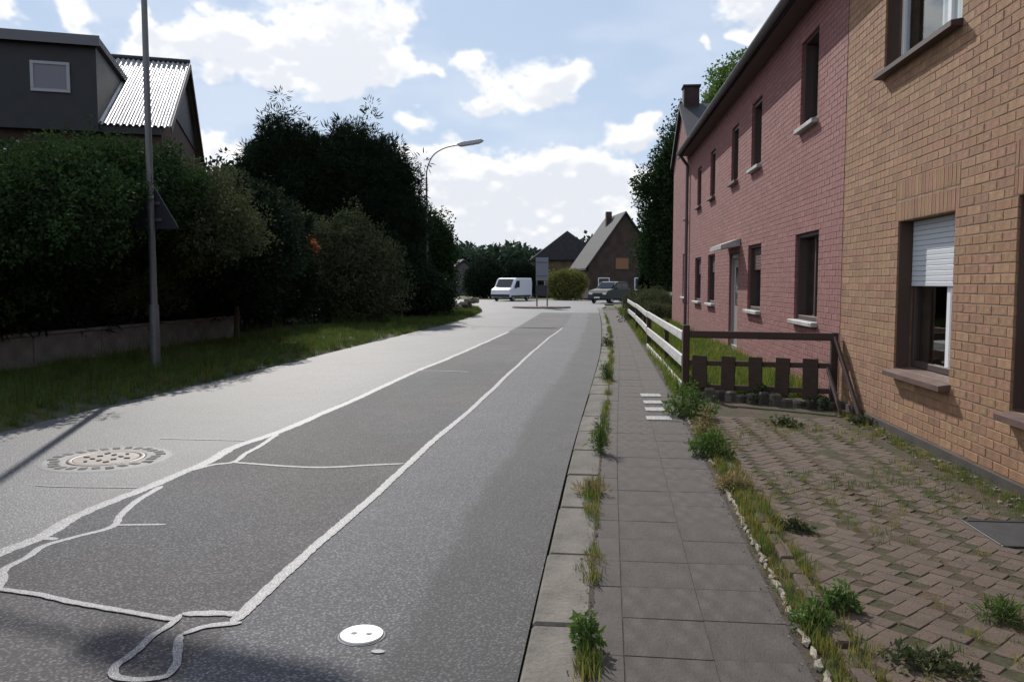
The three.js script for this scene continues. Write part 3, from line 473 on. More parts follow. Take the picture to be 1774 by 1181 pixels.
// ---- long pink house
{
  const D0 = 10.82, D1 = 32, EAVE = 5.72;
  const H = thing('pink_house', 'long pinkish brick house with dark slit windows and a gable by its chimney', 'house', [FX, 0, -21]);
  const up = [[12.15, 13.1, 3.95, 5.3], [15.95, 16.9, 3.85, 5.15], [18.35, 19.2, 3.85, 5.1], [21.6, 22.45, 3.85, 5.08], [24.2, 25.05, 3.85, 5.0], [27.3, 28.1, 3.75, 5.05]];
  const low = [[11.9, 13.2, 1.02, 2.36], [15.75, 17.0, 1.05, 2.36], [21.4, 22.6, 1.05, 2.38], [24.0, 25.3, 1.05, 2.36], [27.35, 28.6, 1.12, 2.58]], door = [18.1, 19.2, 0.12, 2.25], holes = [...up, ...low, door];
  const gd0 = 26.75, gdm = 29.4, gp = 7.65;
  part(H, 'wall', wallWithHoles(D0, D1, -0.1, EAVE, holes, FX + 0.001, FX + 0.36), M.pinkMortar);
  const gs = new THREE.Shape([[gd0, EAVE], [D1, EAVE], [D1, 6.0], [gdm, gp], [gd0, 6.0]].map(p => new THREE.Vector2(...p)));
  const gg = new THREE.ExtrudeGeometry(gs, { depth: 0.352, bevelEnabled: false }); gg.applyMatrix4(new THREE.Matrix4().set(0, 0, 1, FX + 0.0025, 0, 1, 0, 0, -1, 0, 0, 0, 0, 0, 0, 1)); part(H, 'gable', uvBox(gg), M.pinkMortar);
  for (const z of [-D0 - 0.26, -D1 + 0.002]) part(H, 'side_wall', box(FX + 0.36, 12, -0.1, EAVE, z, z + 0.248), M.pinkMortar);
  part(H, 'back_wall', box(12, 12.3, -0.1, EAVE, -D1, -D0), M.pinkMortar);
  part(H, 'floor', merge([box(FX + 0.362, 11.99, -0.05, 0.1, -D1 + 0.26, -D0 - 0.28), box(FX + 0.362, 11.99, 3.0, 3.2, -D1 + 0.26, -D0 - 0.28), box(FX + 0.362, 11.99, 5.55, 5.7, -D1 + 0.26, -D0 - 0.28)]), M.room);
  const cells = bond(D0, D1, 0.02, EAVE - 0.05, holes);
  for (let y = EAVE - 0.05; y < gp - 0.1; y += 0.0833) { const t = Math.max(0, (y + 0.08 - 6.0) / (gp - 6.0)), a = gd0 + (gdm - gd0) * t, b = D1 - (D1 - gdm) * t; for (let d = a; d < b - 0.06; d += 0.25) cells.push([d, Math.min(b, d + 0.25), y, y + 0.0833]); }
  layBricks(H, cells, M.pinkBrick, M.brickMass, 0.11, 77);
  // roofs
  const rs = new THREE.Shape([[FX - 0.32, EAVE - 0.02], [7.7, 9.6], [12.4, EAVE - 0.02], [12.4, EAVE + 0.14], [7.7, 9.78], [FX - 0.32, EAVE + 0.14]].map(p => new THREE.Vector2(...p)));
  part(H, 'roof', uvBox(new THREE.ExtrudeGeometry(rs, { depth: gd0 - D0 + 1.2, bevelEnabled: false }).translate(0, 0, -gd0 - 1.2)), M.darkRoof);
  const cs = new THREE.Shape([[gd0 - 0.2, 6.0 - 0.02], [gdm, gp + 0.06], [D1 + 0.2, 6.0 - 0.02], [D1 + 0.2, 6.14], [gdm, gp + 0.24], [gd0 - 0.2, 6.14]].map(p => new THREE.Vector2(...p)));
  const cg = new THREE.ExtrudeGeometry(cs, { depth: 8.9, bevelEnabled: false }); cg.applyMatrix4(new THREE.Matrix4().set(0, 0, 1, FX - 0.12, 0, 1, 0, 0, -1, 0, 0, 0, 0, 0, 0, 1)); part(H, 'cross_roof', uvBox(cg), M.darkRoof);
  part(H, 'gutter', (() => { const s = new THREE.Shape(); s.absarc(0, 0, 0.075, Math.PI, 0, false); s.absarc(0, 0, 0.066, 0, Math.PI, true); const g = new THREE.ExtrudeGeometry(s, { depth: gd0 - D0, bevelEnabled: false, curveSegments: 10 }); g.translate(FX - 0.4, EAVE + 0.03, -gd0); return g; })(), M.zinc);
  part(H, 'soffit', box(FX - 0.3, FX - 0.012, EAVE - 0.06, EAVE - 0.025, -gd0, -D0), M.darkFrame);
  const ch = part(H, 'chimney', merge([cbox(FX + 0.02, FX + 0.55, 6.9, 8.42, -29.7, -29.15, 0.01)]), std({ color: lin(0.08, 0.045, 0.045), map: rep(T.fine, 1), roughness: 0.9 }));
  part(ch, 'chimney_cap', cbox(FX - 0.02, FX + 0.6, 8.422, 8.49, -29.74, -29.11, 0.01), M.darkRoof);
  part(H, 'downpipe', merge([taper([FX - 0.08, 0.1, -27.0], [FX - 0.08, 5.4, -27.0], 0.05, 0.05, 12), taper([FX - 0.08, 5.4, -27.0], [FX - 0.36, 5.7, -26.7], 0.05, 0.05, 12)]), M.copperPipe);
  [...up, ...low].forEach(([a, b, y0, y1], i) => {
    const w = sub(H, 'window'), lower = i >= up.length, X = FX + 0.045, white = i === holes.length - 2;
    part(w, 'frame', merge(frameRect(X, a + 0.002, b - 0.002, y0 + 0.02, y1 - 0.002, 0.06, 0.16)), white ? M.whiteFrame : M.darkFrame);
    part(w, 'pane', box(X + 0.12, X + 0.126, y0 + 0.075, y1 - 0.058, -b + 0.06, -a - 0.06), M.glass);
    part(w, 'sash_bar', cbox(X + 0.09, X + 0.118, y0 + 0.081, y1 - 0.063, -(a + b) / 2 - 0.03, -(a + b) / 2 + 0.03, 0.003), white ? M.whiteFrame : M.darkFrame);
    if (lower && i !== up.length) for (let k = 0; k < 8; k++) part(w, 'shutter_slat', cbox(FX + 0.1, FX + 0.112, y1 - 0.065 - (k + 1) * 0.055 + 0.003, y1 - 0.065 - k * 0.055, -b + 0.064, -a - 0.064, 0.003), white ? M.shutter : M.brownShutter);
    part(w, 'sill', cbox(FX - 0.09, FX + 0.19, y0 - 0.055, y0 + 0.012, -b - 0.04, -a + 0.04, 0.008), lower ? M.whiteSill : (i < 2 ? M.whiteSill : M.brownTile));
  });
  const dr = sub(H, 'door');
  part(dr, 'frame', merge(frameRect(FX + 0.05, door[0] + 0.002, door[1] - 0.002, 0.1, door[3] - 0.002, 0.09, 0.1)), M.grayDoor);
  part(dr, 'leaf', cbox(FX + 0.09, FX + 0.13, 0.19, door[3] - 0.094, -door[1] + 0.093, -door[0] - 0.093, 0.006), M.grayDoor);
  part(dr, 'door_glass', box(FX + 0.08, FX + 0.089, 1.1, 1.95, -door[1] + 0.35, -door[0] - 0.35), M.farGlass);
  part(dr, 'handle', taper([FX + 0.06, 1.05, -door[0] - 0.15], [FX + 0.06, 1.2, -door[0] - 0.15], 0.012, 0.012), M.zinc);
  part(H, 'canopy', (() => { const s = new THREE.Shape([[FX - 0.42, 2.33], [FX - 0.42, 2.42], [FX - 0.01, 2.56], [FX - 0.01, 2.4]].map(p => new THREE.Vector2(...p))); return uvBox(new THREE.ExtrudeGeometry(s, { depth: 1.6, bevelEnabled: false }).translate(0, 0, -door[1] - 0.25)); })(), M.whiteSill);
  part(H, 'doorstep', cbox(FX - 0.5, FX + 0.2, -0.1, 0.09, -door[1] - 0.15, -door[0] + 0.15, 0.012), M.stone[2]);
}
// garden in front of the pink house
structure(shade(new THREE.Mesh(ribbon(11.6, 60, 60, d => walkR(d) + 0.12, d => d < 32.2 ? FX + 0.01 : FX + 3 + (d - 32) * 0.4, 10, (x, d) => 0.0 + 0.03 * vnoise(x * 3, d * 3, 9)), std({ color: lin(0.3, 0.27, 0.16), map: rep(T.ground, 0.7), roughness: 1 }))), 'garden');

// ---------------------------------------------------------------- fences
{
  const F = thing('picket_fence', 'dark brown broken picket fence across the yard in front of the pink wall', 'fence', [fenceA[0], 0, fenceA[1]]);
  const at = (t, y, off = 0) => [mix(fenceA[0], fenceB[0], t), y, mix(fenceA[1], fenceB[1], t) + off];
  part(F, 'post', cbox(fenceA[0] - 0.05, fenceA[0] + 0.045, -0.1, 1.0, fenceA[1] - 0.05, fenceA[1] + 0.045, 0.01), M.fenceDark);
  part(F, 'post', cbox(fenceB[0] - 0.08, fenceB[0] + 0.01, -0.1, 0.96, fenceB[1] - 0.09, fenceB[1] - 0.01, 0.01), M.fenceDark);
  part(F, 'rail', beam(at(0.03, 0.87), at(0.98, 0.905), 0.05, 0.1), M.fenceDark);
  part(F, 'rail', beam(at(0.02, 0.46, -0.02), at(0.98, 0.53, -0.02), 0.04, 0.07), M.fenceDark);
  part(F, 'rail', beam(at(0.02, 0.12, -0.02), at(0.98, 0.2, -0.02), 0.04, 0.07), M.fenceDark);
  const yaw = Math.atan2(fenceB[1] - fenceA[1], fenceB[0] - fenceA[0]);
  [0.1, 0.3, 0.485, 0.66, 0.835].forEach((t, i) => { const w = [0.22, 0.2, 0.19, 0.19, 0.2][i], y0 = [0.1, 0.05, 0.04, 0.08, 0.05][i], g = chamfer(w, 0.56 - y0 + 0.04 * t, 0.022, 0.006); g.rotateZ([0.02, -0.01, 0.015, -0.02, 0.01][i]); g.rotateY(-yaw); const p = at(t, (0.58 + y0) / 2 + 0.03 * t, 0.022); g.translate(...p); part(F, 'picket', g, M.fenceDark); });
  part(F, 'brace', beam([fenceB[0] - 0.05, 0.9, fenceB[1] + 0.02], [FX - 0.06, 0.02, -9.75], 0.035, 0.07), M.fenceDark);
  part(F, 'brace', beam([fenceB[0] - 0.13, 0.5, fenceB[1] + 0.02], [FX - 0.2, 0.02, -10.0], 0.035, 0.06), M.fenceDark);
  // low row of old stones at its foot
  const r = rng(12), W = thing('stone_border', 'low mossy row of old stones at the foot of the brown picket fence', 'stone border', [2.3, 0, -11]);
  for (let k = 0; k < 13; k++) { const t = 0.08 + k * 0.072, h = 0.1 + 0.09 * r(), g = chamfer(0.13 + 0.03 * r(), h, 0.13, 0.02); g.rotateY(r() * 0.5); const p = at(t, h / 2 - 0.03, 0.32); g.translate(...p); part(W, 'border_stone', uvBox(g), std({ color: M.stone[k % 4].color.clone().multiplyScalar(0.42), map: rep(T.fine, 2), roughness: 1 })); }
}
{
  const posts = [[1.4, 11.75], [1.45, 19.6], [1.6, 27], [1.68, 34.3]];
  const labels = ['white three-rail fence section nearest the dark corner post along the pavement', 'middle white rail fence section along the pavement beside the pink house', 'farthest white rail fence section by the pavement beyond the downpipe'];
  for (let i = 0; i < 3; i++) {
    const [x0, d0] = posts[i], [x1, d1] = posts[i + 1], F = thing('rail_fence', labels[i], 'fence', [x1, 0, -d1], 'white rail fence sections along the pavement');
    part(F, 'post', cbox(x1 - 0.05, x1 + 0.05, -0.1, 0.98, -d1 - 0.05, -d1 + 0.05, 0.01), M.fenceDark);
    const mx = (x0 + x1) / 2, md = (d0 + d1) / 2;
    part(F, 'post', cbox(mx + 0.03, mx + 0.11, -0.1, 0.9, -md - 0.04, -md + 0.04, 0.01), M.fenceDark);
    [[0.84, 0.86, 0.13], [0.48, 0.46, 0.16], [0.1, 0.09, 0.12]].forEach(([ya, yb, h], k) => {
      if (k === 2 && i > 0) return;
      part(F, 'rail', beam([x0 - 0.04, ya, -d0 - 0.06], [mx, (ya + yb) / 2 - 0.03, -md + 0.005], 0.04, h), M.fenceWhite);
      part(F, 'rail', beam([mx, (ya + yb) / 2 - 0.03, -md - 0.005], [x1 - 0.04, yb, -d1 + 0.06], 0.04, h), M.fenceWhite);
    });
  }
}

// ---------------------------------------------------------------- plants
function leafClump(n, R, len, wid, seed, out = 0.5, flat = 0) {
  const r = rng(seed), pos = [];
  for (let i = 0; i < n; i++) {
    const c = V(r() - 0.5, (r() - 0.5) * (1 - flat), r() - 0.5).normalize().multiplyScalar(R * Math.cbrt(0.1 + 0.9 * r()));
    const dir = V(r() - 0.5, r() - 0.5, r() - 0.5).normalize().multiplyScalar(1 - out).add(c.clone().normalize().multiplyScalar(out)).normalize();
    const side = V(r() - 0.5, r() - 0.5, r() - 0.5).cross(dir).normalize(), nn = dir.clone().cross(side), L = len * (0.7 + 0.6 * r()), w = wid * (0.7 + 0.6 * r());
    const tip = c.clone().addScaledVector(dir, L).addScaledVector(nn, -L * 0.12), m = c.clone().addScaledVector(dir, L * 0.45).addScaledVector(nn, L * 0.05), a = m.clone().addScaledVector(side, w / 2), b = m.clone().addScaledVector(side, -w / 2);
    for (const p of [c, a, tip, c, tip, b]) pos.push(p.x, p.y, p.z);
  }
  const g = new THREE.BufferGeometry(); g.setAttribute('position', new THREE.Float32BufferAttribute(pos, 3)); g.computeVertexNormals(); return g;
}
const CL = { conifer: leafClump(46, 0.3, 0.2, 0.035, 1, 0.75), broad: leafClump(34, 0.3, 0.12, 0.075, 2, 0.4), olive: leafClump(30, 0.28, 0.12, 0.05, 3, 0.5), small: leafClump(26, 0.13, 0.07, 0.045, 4, 0.5), far: leafClump(30, 1.0, 0.55, 0.35, 5, 0.4) };
function crown(parent, name, lobes, n, geo, mat, seed, scale = 1, opt = {}) {
  const r = rng(seed), tot = lobes.reduce((s, l) => s + l[3] * l[4] + l[4] * l[5] + l[3] * l[5], 0), mats = [], q = new THREE.Quaternion(), col = new THREE.Color(), cols = [];
  for (const l of lobes) {
    const k = Math.round(n * (l[3] * l[4] + l[4] * l[5] + l[3] * l[5]) / tot);
    for (let i = 0; i < k; i++) {
      const th = r() * Math.PI * 2, cy = 2 * r() - 1, sy = Math.sqrt(1 - cy * cy), dx = Math.cos(th) * sy, dz = Math.sin(th) * sy;
      const bump = 1 + 1.25 * (opt.rough ?? 0.3) * (fbm(dx * 2.6 + l[0], cy * 3.2 + dz * 2.1 + seed, 3, seed) - 0.5) * 2, far = r() < (opt.spray ?? 0.12) ? 1.05 + 0.22 * r() : 1;
      const rad = (0.5 + 0.5 * Math.sqrt(r())) * bump * far;
      let tp = 1; if (opt.cone) tp = 1 - 0.5 * opt.cone * (cy + 1) * rad;
      const p = V(l[0] + dx * l[3] * rad * tp, l[1] + cy * l[4] * rad, l[2] + dz * l[5] * rad * tp);
      if (p.y < (opt.min ?? 0.05)) continue;
      q.setFromEuler(new THREE.Euler(r() * 6.28, r() * 6.28, r() * 6.28)); const s = scale * (0.65 + 0.7 * r());
      mats.push(new THREE.Matrix4().compose(p, q, V(s, s * (opt.tall ?? 1), s))); const v = 0.75 + 0.5 * r(); cols.push([v * (0.9 + 0.25 * r()), v, v * (0.85 + 0.3 * r())]);
    }
  }
  const im = shade(new THREE.InstancedMesh(geo, mat, mats.length)); im.name = name; im.userData.kind = 'stuff'; mats.forEach((m, i) => { im.setMatrixAt(i, m); im.setColorAt(i, col.setRGB(...cols[i])); }); parent.add(im); return im;
}
function trunkAndLimbs(parent, lobes, r0, seed, lean = 0) {
  const r = rng(seed), list = [], top = Math.max(...lobes.map(l => l[1])), mx = lobes.reduce((s, l) => s + l[0], 0) / lobes.length, mz = lobes.reduce((s, l) => s + l[2], 0) / lobes.length; let p = [0, -0.15, 0];
  for (let k = 1; k <= 4; k++) { const q = [mx * k / 4 + (r() - 0.5) * r0, top * k / 4, mz * k / 4 + (r() - 0.5) * r0]; list.push(taper(p, q, r0 * (1 - (k - 1) * 0.2), r0 * (1 - k * 0.2))); p = q; }
  for (const l of lobes) { const y = top * (0.25 + 0.35 * r()), a = [mx * y / top, y, mz * y / top]; list.push(taper(a, [l[0], l[1], l[2]], r0 * 0.4, r0 * 0.12, 6)); for (let k = 0; k < 4; k++) list.push(taper([l[0], l[1], l[2]], [l[0] + (r() - 0.5) * l[3] * 1.6, l[1] + (r() - 0.2) * l[4], l[2] + (r() - 0.5) * l[5] * 1.6], r0 * 0.12, r0 * 0.04, 5)); }
  const g = merge(list); local(parent, 'trunk', g, M.bark);
}
function tree(name, label, cat, [x, d], lobes, n, geo, mat, seed, { r0 = 0.18, scale = 1, group, opt } = {}) {
  const t = thing(name, label, cat, [x, 0, -d], group); trunkAndLimbs(t, lobes, r0, seed + 5); crown(t, 'crown', lobes, n, geo, mat, seed, scale, opt); return t;
}
// row of dark trees behind the verge, from the big pair to the hedge by the lamp
tree('dark_tree', 'big dark tree with the tallest top, left of the paired crowns past the hedge', 'tree', [-14.3, 38], [[0, 6.0, 0, 2.1, 3.1, 2.3], [-1.2, 5.0, 0, 1.9, 2.4, 2], [0.9, 5.0, 0.6, 2.1, 3, 2], [0.3, 3.2, 0.8, 2.6, 2.3, 2]], 6400, CL.conifer, M.conifer, 101, { r0: 0.25, scale: 1.15, group: 'pair of big dark trees', opt: { rough: 0.36, spray: 0.07, min: 0.6 } });
tree('dark_tree', 'big dark tree with a broad sloping crown nearest the curved lamp arm', 'tree', [-11.7, 38.5], [[0, 5.9, 0, 2.2, 3.0, 2.3], [1.5, 5.2, 0.3, 2.0, 2.7, 2], [-0.8, 5.0, 0.6, 2.1, 3, 2], [0.9, 2.8, 0.8, 2.7, 2.4, 2.2]], 7000, CL.conifer, M.conifer, 102, { r0: 0.25, scale: 1.15, group: 'pair of big dark trees', opt: { rough: 0.36, spray: 0.07, min: 0.5 } });
tree('round_tree', 'round green tree just past the dark pair with a sunny edge', 'tree', [-9.4, 45], [[0, 3.7, 0, 1.5, 2.0, 1.5], [0.7, 3.3, 0.2, 1.2, 1.6, 1.3], [-0.9, 2.6, 0.4, 1.4, 1.9, 1.3], [0.2, 1.6, 0.4, 1.5, 1.3, 1.4]], 2000, CL.broad, M.broad, 103, { r0: 0.16, scale: 1.1, opt: { rough: 0.35, min: 0.3 } });
tree('leafy_bush', 'tall olive green bush with loose sprays left of the withered orange branch', 'bush', [-12.1, 30.6], [[0, 2.9, 0, 1.5, 1.7, 1.3], [1, 2.2, 0.3, 1.3, 1.6, 1.2], [-1, 2.0, 0.2, 1.4, 1.7, 1.2], [0.2, 1.1, 0.4, 1.8, 1.1, 1.3]], 2300, CL.olive, M.olive, 104, { r0: 0.09, scale: 1.0, group: 'olive bushes at the verge', opt: { rough: 0.55, min: 0.1 } });
tree('leafy_bush', 'olive green bush right of the withered orange branch, under the dark trees', 'bush', [-9.6, 31.6], [[0, 2.7, 0, 1.2, 1.5, 1.2], [0.8, 2, 0.3, 1.2, 1.5, 1.2], [-0.7, 1.8, 0.2, 1.1, 1.4, 1.2], [0.4, 1.0, 0.4, 1.6, 1.0, 1.3]], 1900, CL.olive, M.olive, 105, { r0: 0.09, scale: 1.0, group: 'olive bushes at the verge', opt: { rough: 0.55, min: 0.1 } });
tree('dark_bush', 'low dark bush at the road edge below the round tree', 'bush', [-8.2, 36.5], [[0, 1.4, 0, 1.5, 1.3, 1.6], [0.6, 0.9, -1.5, 1.2, 0.9, 1.4], [-0.9, 1.6, 0.8, 1.3, 1.3, 1.3]], 1500, CL.broad, M.conifer, 106, { r0: 0.08, scale: 1, opt: { rough: 0.4, min: 0.05 } });
{ const t = thing('withered_branch', 'withered orange-brown branch hanging between the two olive bushes', 'branch', [-10.6, 0, -29.2]); local(t, 'stem', taper([0.1, 0, -0.8], [0, 3.0, 0], 0.03, 0.012), M.bark); crown(t, 'dry_leaves', [[0, 3.05, 0, 0.42, 0.2, 0.3], [0.25, 2.9, 0.05, 0.25, 0.14, 0.2]], 60, CL.small, M.withered, 107, 1.3); }
// hedge on the low wall
{
  const t = thing('conifer_hedge', 'tall black-green conifer hedge standing behind the low roadside wall', 'hedge', [-11.3, 0, -18]), lobes = [];
  for (let k = 0; k < 10; k++) { const z = 8.2 - k * 1.95, h = 1.75 + 0.22 * hash(k, 3, 5) + (k > 5 ? 0.22 : k < 3 ? -0.3 : 0); lobes.push([-0.1 + 0.03 * z * -1 + 0.3 * (hash(k, 1, 8) - 0.5), h, z, 1.25, h + 0.15, 1.35]); }
  for (const l of lobes) local(t, 'trunk', taper([l[0], -0.1, l[2]], [l[0], l[1] * 1.8, l[2]], 0.09, 0.02), M.bark);
  crown(t, 'foliage', lobes, 9000, CL.conifer, M.conifer, 120, 1.15, { rough: 0.28, min: 0.85 });
}
tree('verge_tree', 'leafy tree overhanging the wall in front of the dormer house', 'tree', [-10.9, 14.4], [[1.3, 3.35, 0, 1.2, 0.95, 1.4], [1.9, 3.0, 1.5, 1.1, 0.8, 1.2], [1.8, 3.4, -1.4, 1.0, 0.9, 1.2], [0.7, 3.0, -0.6, 1.0, 0.9, 1.1], [2.0, 2.7, 2.5, 1.2, 0.7, 1.3], [0.2, 1.9, 0.8, 1.0, 1.0, 2.2]], 5400, CL.broad, M.broad, 130, { r0: 0.1, scale: 0.6, group: 'small trees over the verge', opt: { rough: 0.6, spray: 0.15, min: 1.0 } });
tree('verge_tree', 'tree with dull yellow-green sprays just behind the roadside lamp pole', 'tree', [-10.7, 17.6], [[1.5, 3.3, 0, 1.2, 0.95, 1.4], [2.3, 2.9, 0.3, 0.9, 0.7, 1.1], [1.0, 3.0, -0.6, 1.1, 0.9, 1.3], [0.1, 1.8, 0.2, 0.9, 1.0, 1.8]], 3200, CL.olive, M.olive, 131, { r0: 0.08, scale: 0.65, group: 'small trees over the verge', opt: { rough: 0.65, spray: 0.15, min: 1.0 } });
tree('verge_tree', 'dark tree leaning over the verge beside the sunny grass patch', 'tree', [-9.4, 20.8], [[0, 3.1, 0, 1.3, 1.2, 1.5], [0.5, 2.5, 0.8, 1.1, 1.1, 1.2], [-0.4, 2.2, -0.9, 1.2, 1.3, 1.2]], 2000, CL.broad, M.conifer, 132, { r0: 0.09, scale: 0.95, group: 'small trees over the verge', opt: { rough: 0.5, min: 0.9 } });
tree('pointed_conifer', 'slim pointed conifer rising over the hedge beside the gabled house', 'tree', [-12.9, 25.6], [[0, 2.6, 0, 0.75, 2.4, 0.75]], 900, CL.conifer, M.conifer, 133, { r0: 0.1, scale: 0.75, opt: { rough: 0.15, cone: 0.9, min: 0.3 } });
// trees past the pink house
tree('tall_tree', 'tall green tree rising at the far end of the pink house', 'tree', [6.2, 46], [[0, 8, 0, 2.0, 2.9, 2], [-1.4, 6.3, 0.4, 1.7, 2.6, 1.8], [1.2, 6, 0, 2, 2.4, 2], [-0.9, 4, 0.5, 2.2, 2.6, 2], [0.8, 3.4, 0.5, 2.2, 2, 2]], 5200, CL.broad, M.broad, 140, { r0: 0.26, scale: 1.25, opt: { rough: 0.45, min: 0.3 } });
tree('tall_tree', 'leafy treetop showing above the pink house roof behind the chimney', 'tree', [7.8, 41], [[0, 10.3, 0, 1.9, 2.0, 1.9], [-1, 9.2, 0.5, 1.6, 1.8, 1.7], [1.4, 9.3, 0, 1.9, 2, 1.8], [0, 7, 0, 2.4, 2.6, 2.2]], 4200, CL.broad, M.bright, 141, { r0: 0.26, scale: 1.25, opt: { rough: 0.45, min: 3 } });
tree('cypress', 'narrow black-green cypress beside the parked dark car', 'tree', [3.9, 52], [[0, 2.6, 0, 0.7, 2.7, 0.7]], 900, CL.conifer, M.conifer, 142, { r0: 0.1, scale: 0.8, opt: { rough: 0.2, cone: 0.6, min: 0.1 } });
for (const [x, d, h, s, lab] of [[2.9, 37, 0.75, 151, 'low dark garden shrub just past the farthest white fence rail'], [3.3, 41.5, 0.8, 152, 'garden shrub between the white fence and the tall tree'], [2.9, 45.5, 0.7, 153, 'rounded shrub at the garden corner by the cypress'], [2.6, 33.5, 0.45, 154, 'smallest garden shrub tucked at the pink house corner']])
  tree('garden_shrub', lab, 'shrub', [x, d], [[0, h * 0.75, 0, 0.9, h * 0.7, 0.9], [0.4, h * 0.6, 0.5, 0.7, h * 0.6, 0.7]], 420, CL.olive, M.olive, s, { r0: 0.05, scale: 0.85, group: 'garden shrubs past the pink house', opt: { rough: 0.4 } });
tree('yellow_bush', 'round yellow-green bush in front of the far hip-roofed house', 'bush', [-2.2, 68.5 + 11], [[0, 1.3, 0, 1.5, 1.35, 1.4], [0.7, 1.6, 0.2, 1.1, 1.1, 1.1], [-0.6, 1.5, 0.2, 1.1, 1.1, 1.1]], 900, CL.broad, leafMat({ color: lin(0.15, 0.155, 0.035) }), 160, { r0: 0.08, scale: 1.3, opt: { rough: 0.3 } });
for (const [x, d, h, w, s, lab] of [[-16.5, 78, 3.2, 2.6, 171, 'dark tree left of the far van behind the junction'], [-11.8, 92, 4.2, 3, 172, 'dark tree directly behind the white van'], [-8.2, 96, 3.8, 2.8, 173, 'dark tree between the white van and the road sign']])
  tree('junction_tree', lab, 'tree', [x, d], [[0, h * 0.6, 0, w * 0.6, h * 0.45, w * 0.6], [w * 0.3, h * 0.45, 0.3, w * 0.5, h * 0.4, w * 0.5], [-w * 0.3, h * 0.4, 0.3, w * 0.5, h * 0.4, w * 0.5]], 800, CL.broad, M.conifer, s, { r0: 0.15, scale: 1.7, group: 'dark trees behind the junction', opt: { rough: 0.4, min: 0.1 } });
// far wood on the horizon
{ const r = rng(200), n = 5200, im = shade(new THREE.InstancedMesh(CL.far, leafMat({ color: lin(0.035, 0.062, 0.035), transmission: 0.15 }), n)); im.name = 'woods'; im.userData = { kind: 'stuff', label: 'dark distant wood along the horizon behind the houses', category: 'wood' };
  for (let i = 0; i < n; i++) { const x = -150 + 260 * r(), d = 165 + 28 * r(), top = 8.2 + 2.2 * fbm(x * 0.11, 3, 3, 5) * 2 - 2, y = 0.3 + (top - 0.3) * Math.pow(r(), 0.6), s = 1.3 + 1.2 * r(); im.setMatrixAt(i, new THREE.Matrix4().compose(V(x, y, -d), new THREE.Quaternion().setFromEuler(new THREE.Euler(r() * 6, r() * 6, r() * 6)), V(s, s, s))); } scene.add(im); }

// ---------------------------------------------------------------- verge, wall, grass
const wallX = d => -10.45 + 0.03 * (d - 12);
const vergeY = (x, d) => { const t = clamp((roadL(d) - x) / 3.6); return ROAD - 0.01 + 0.05 * sstep(0, 0.08, t) + 0.06 * t + 0.07 * (fbm(x * 1.5, d * 1.5, 3, 33) - 0.5); };
structure(shade(new THREE.Mesh(ribbon(-8, 62, 180, d => Math.min(wallX(d) - 6, roadL(d) - 6), d => roadL(d) + 0.12 * (vnoise(d * 1.3, 2, 4) - 0.4), 26, vergeY), M.verge)), 'verge');
{
  const t = thing('low_wall', 'low weathered concrete wall at the back of the shaded grass verge', 'wall', [-10.4, 0, -14]);
  for (let k = 0; k < 9; k++) { const d0 = 4 + k * 2.02, d1 = d0 + 2.0, g = beam([wallX(d0), 0.3, -d0], [wallX(d1), 0.3, -d1], 0.2, 0.62, 0.012); part(t, 'wall_panel', g, M.wall); }
  for (let k = 0; k < 9; k++) { const d0 = 4 + k * 2.02, d1 = d0 + 2.0; part(t, 'coping', beam([wallX(d0), 0.645, -d0], [wallX(d1), 0.645, -d1], 0.26, 0.06, 0.012), M.wall); }
}
function tuftGeo(n, h, w, spread, seed, bend = 0.5) {
  const r = rng(seed), pos = []; for (let i = 0; i < n; i++) { const a = r() * 6.28, bx = (r() - 0.5) * spread, bz = (r() - 0.5) * spread, H = h * (0.5 + 0.6 * r()), lean = bend * r() * H, ca = Math.cos(a), sa = Math.sin(a), sx = -sa * w / 2, sz = ca * w / 2, mx = bx + ca * lean * 0.3, mz = bz + sa * lean * 0.3, tx = bx + ca * lean, tz = bz + sa * lean;
    pos.push(bx - sx, 0, bz - sz, bx + sx, 0, bz + sz, mx + sx * 0.8, H * 0.55, mz + sz * 0.8, bx - sx, 0, bz - sz, mx + sx * 0.8, H * 0.55, mz + sz * 0.8, mx - sx * 0.8, H * 0.55, mz - sz * 0.8, mx - sx * 0.8, H * 0.55, mz - sz * 0.8, mx + sx * 0.8, H * 0.55, mz + sz * 0.8, tx, H, tz); }
  const g = new THREE.BufferGeometry(); g.setAttribute('position', new THREE.Float32BufferAttribute(pos, 3)); g.computeVertexNormals(); return g;
}
const TUFT = [tuftGeo(16, 0.22, 0.008, 0.14, 1, 0.6), tuftGeo(14, 0.1, 0.006, 0.1, 2, 0.8), tuftGeo(18, 0.45, 0.009, 0.2, 3, 0.5)];
function scatter(name, geo, mat, list, label, seed) { // list of [x, y, d, s, r, g, b]
  const r = rng(seed), im = shade(new THREE.InstancedMesh(geo, mat, list.length)); im.name = numbered(name); im.userData = { kind: 'stuff', label, category: 'grass' }; const c = new THREE.Color();
  list.forEach(([x, y, d, s, a, b, e], i) => { im.setMatrixAt(i, new THREE.Matrix4().compose(V(x, y, -d), new THREE.Quaternion().setFromEuler(new THREE.Euler((r() - 0.5) * 0.3, r() * 6.28, (r() - 0.5) * 0.3)), V(s, s * (0.7 + 0.6 * r()), s))); im.setColorAt(i, c.setRGB(a, b, e)); }); scene.add(im); return im;
}
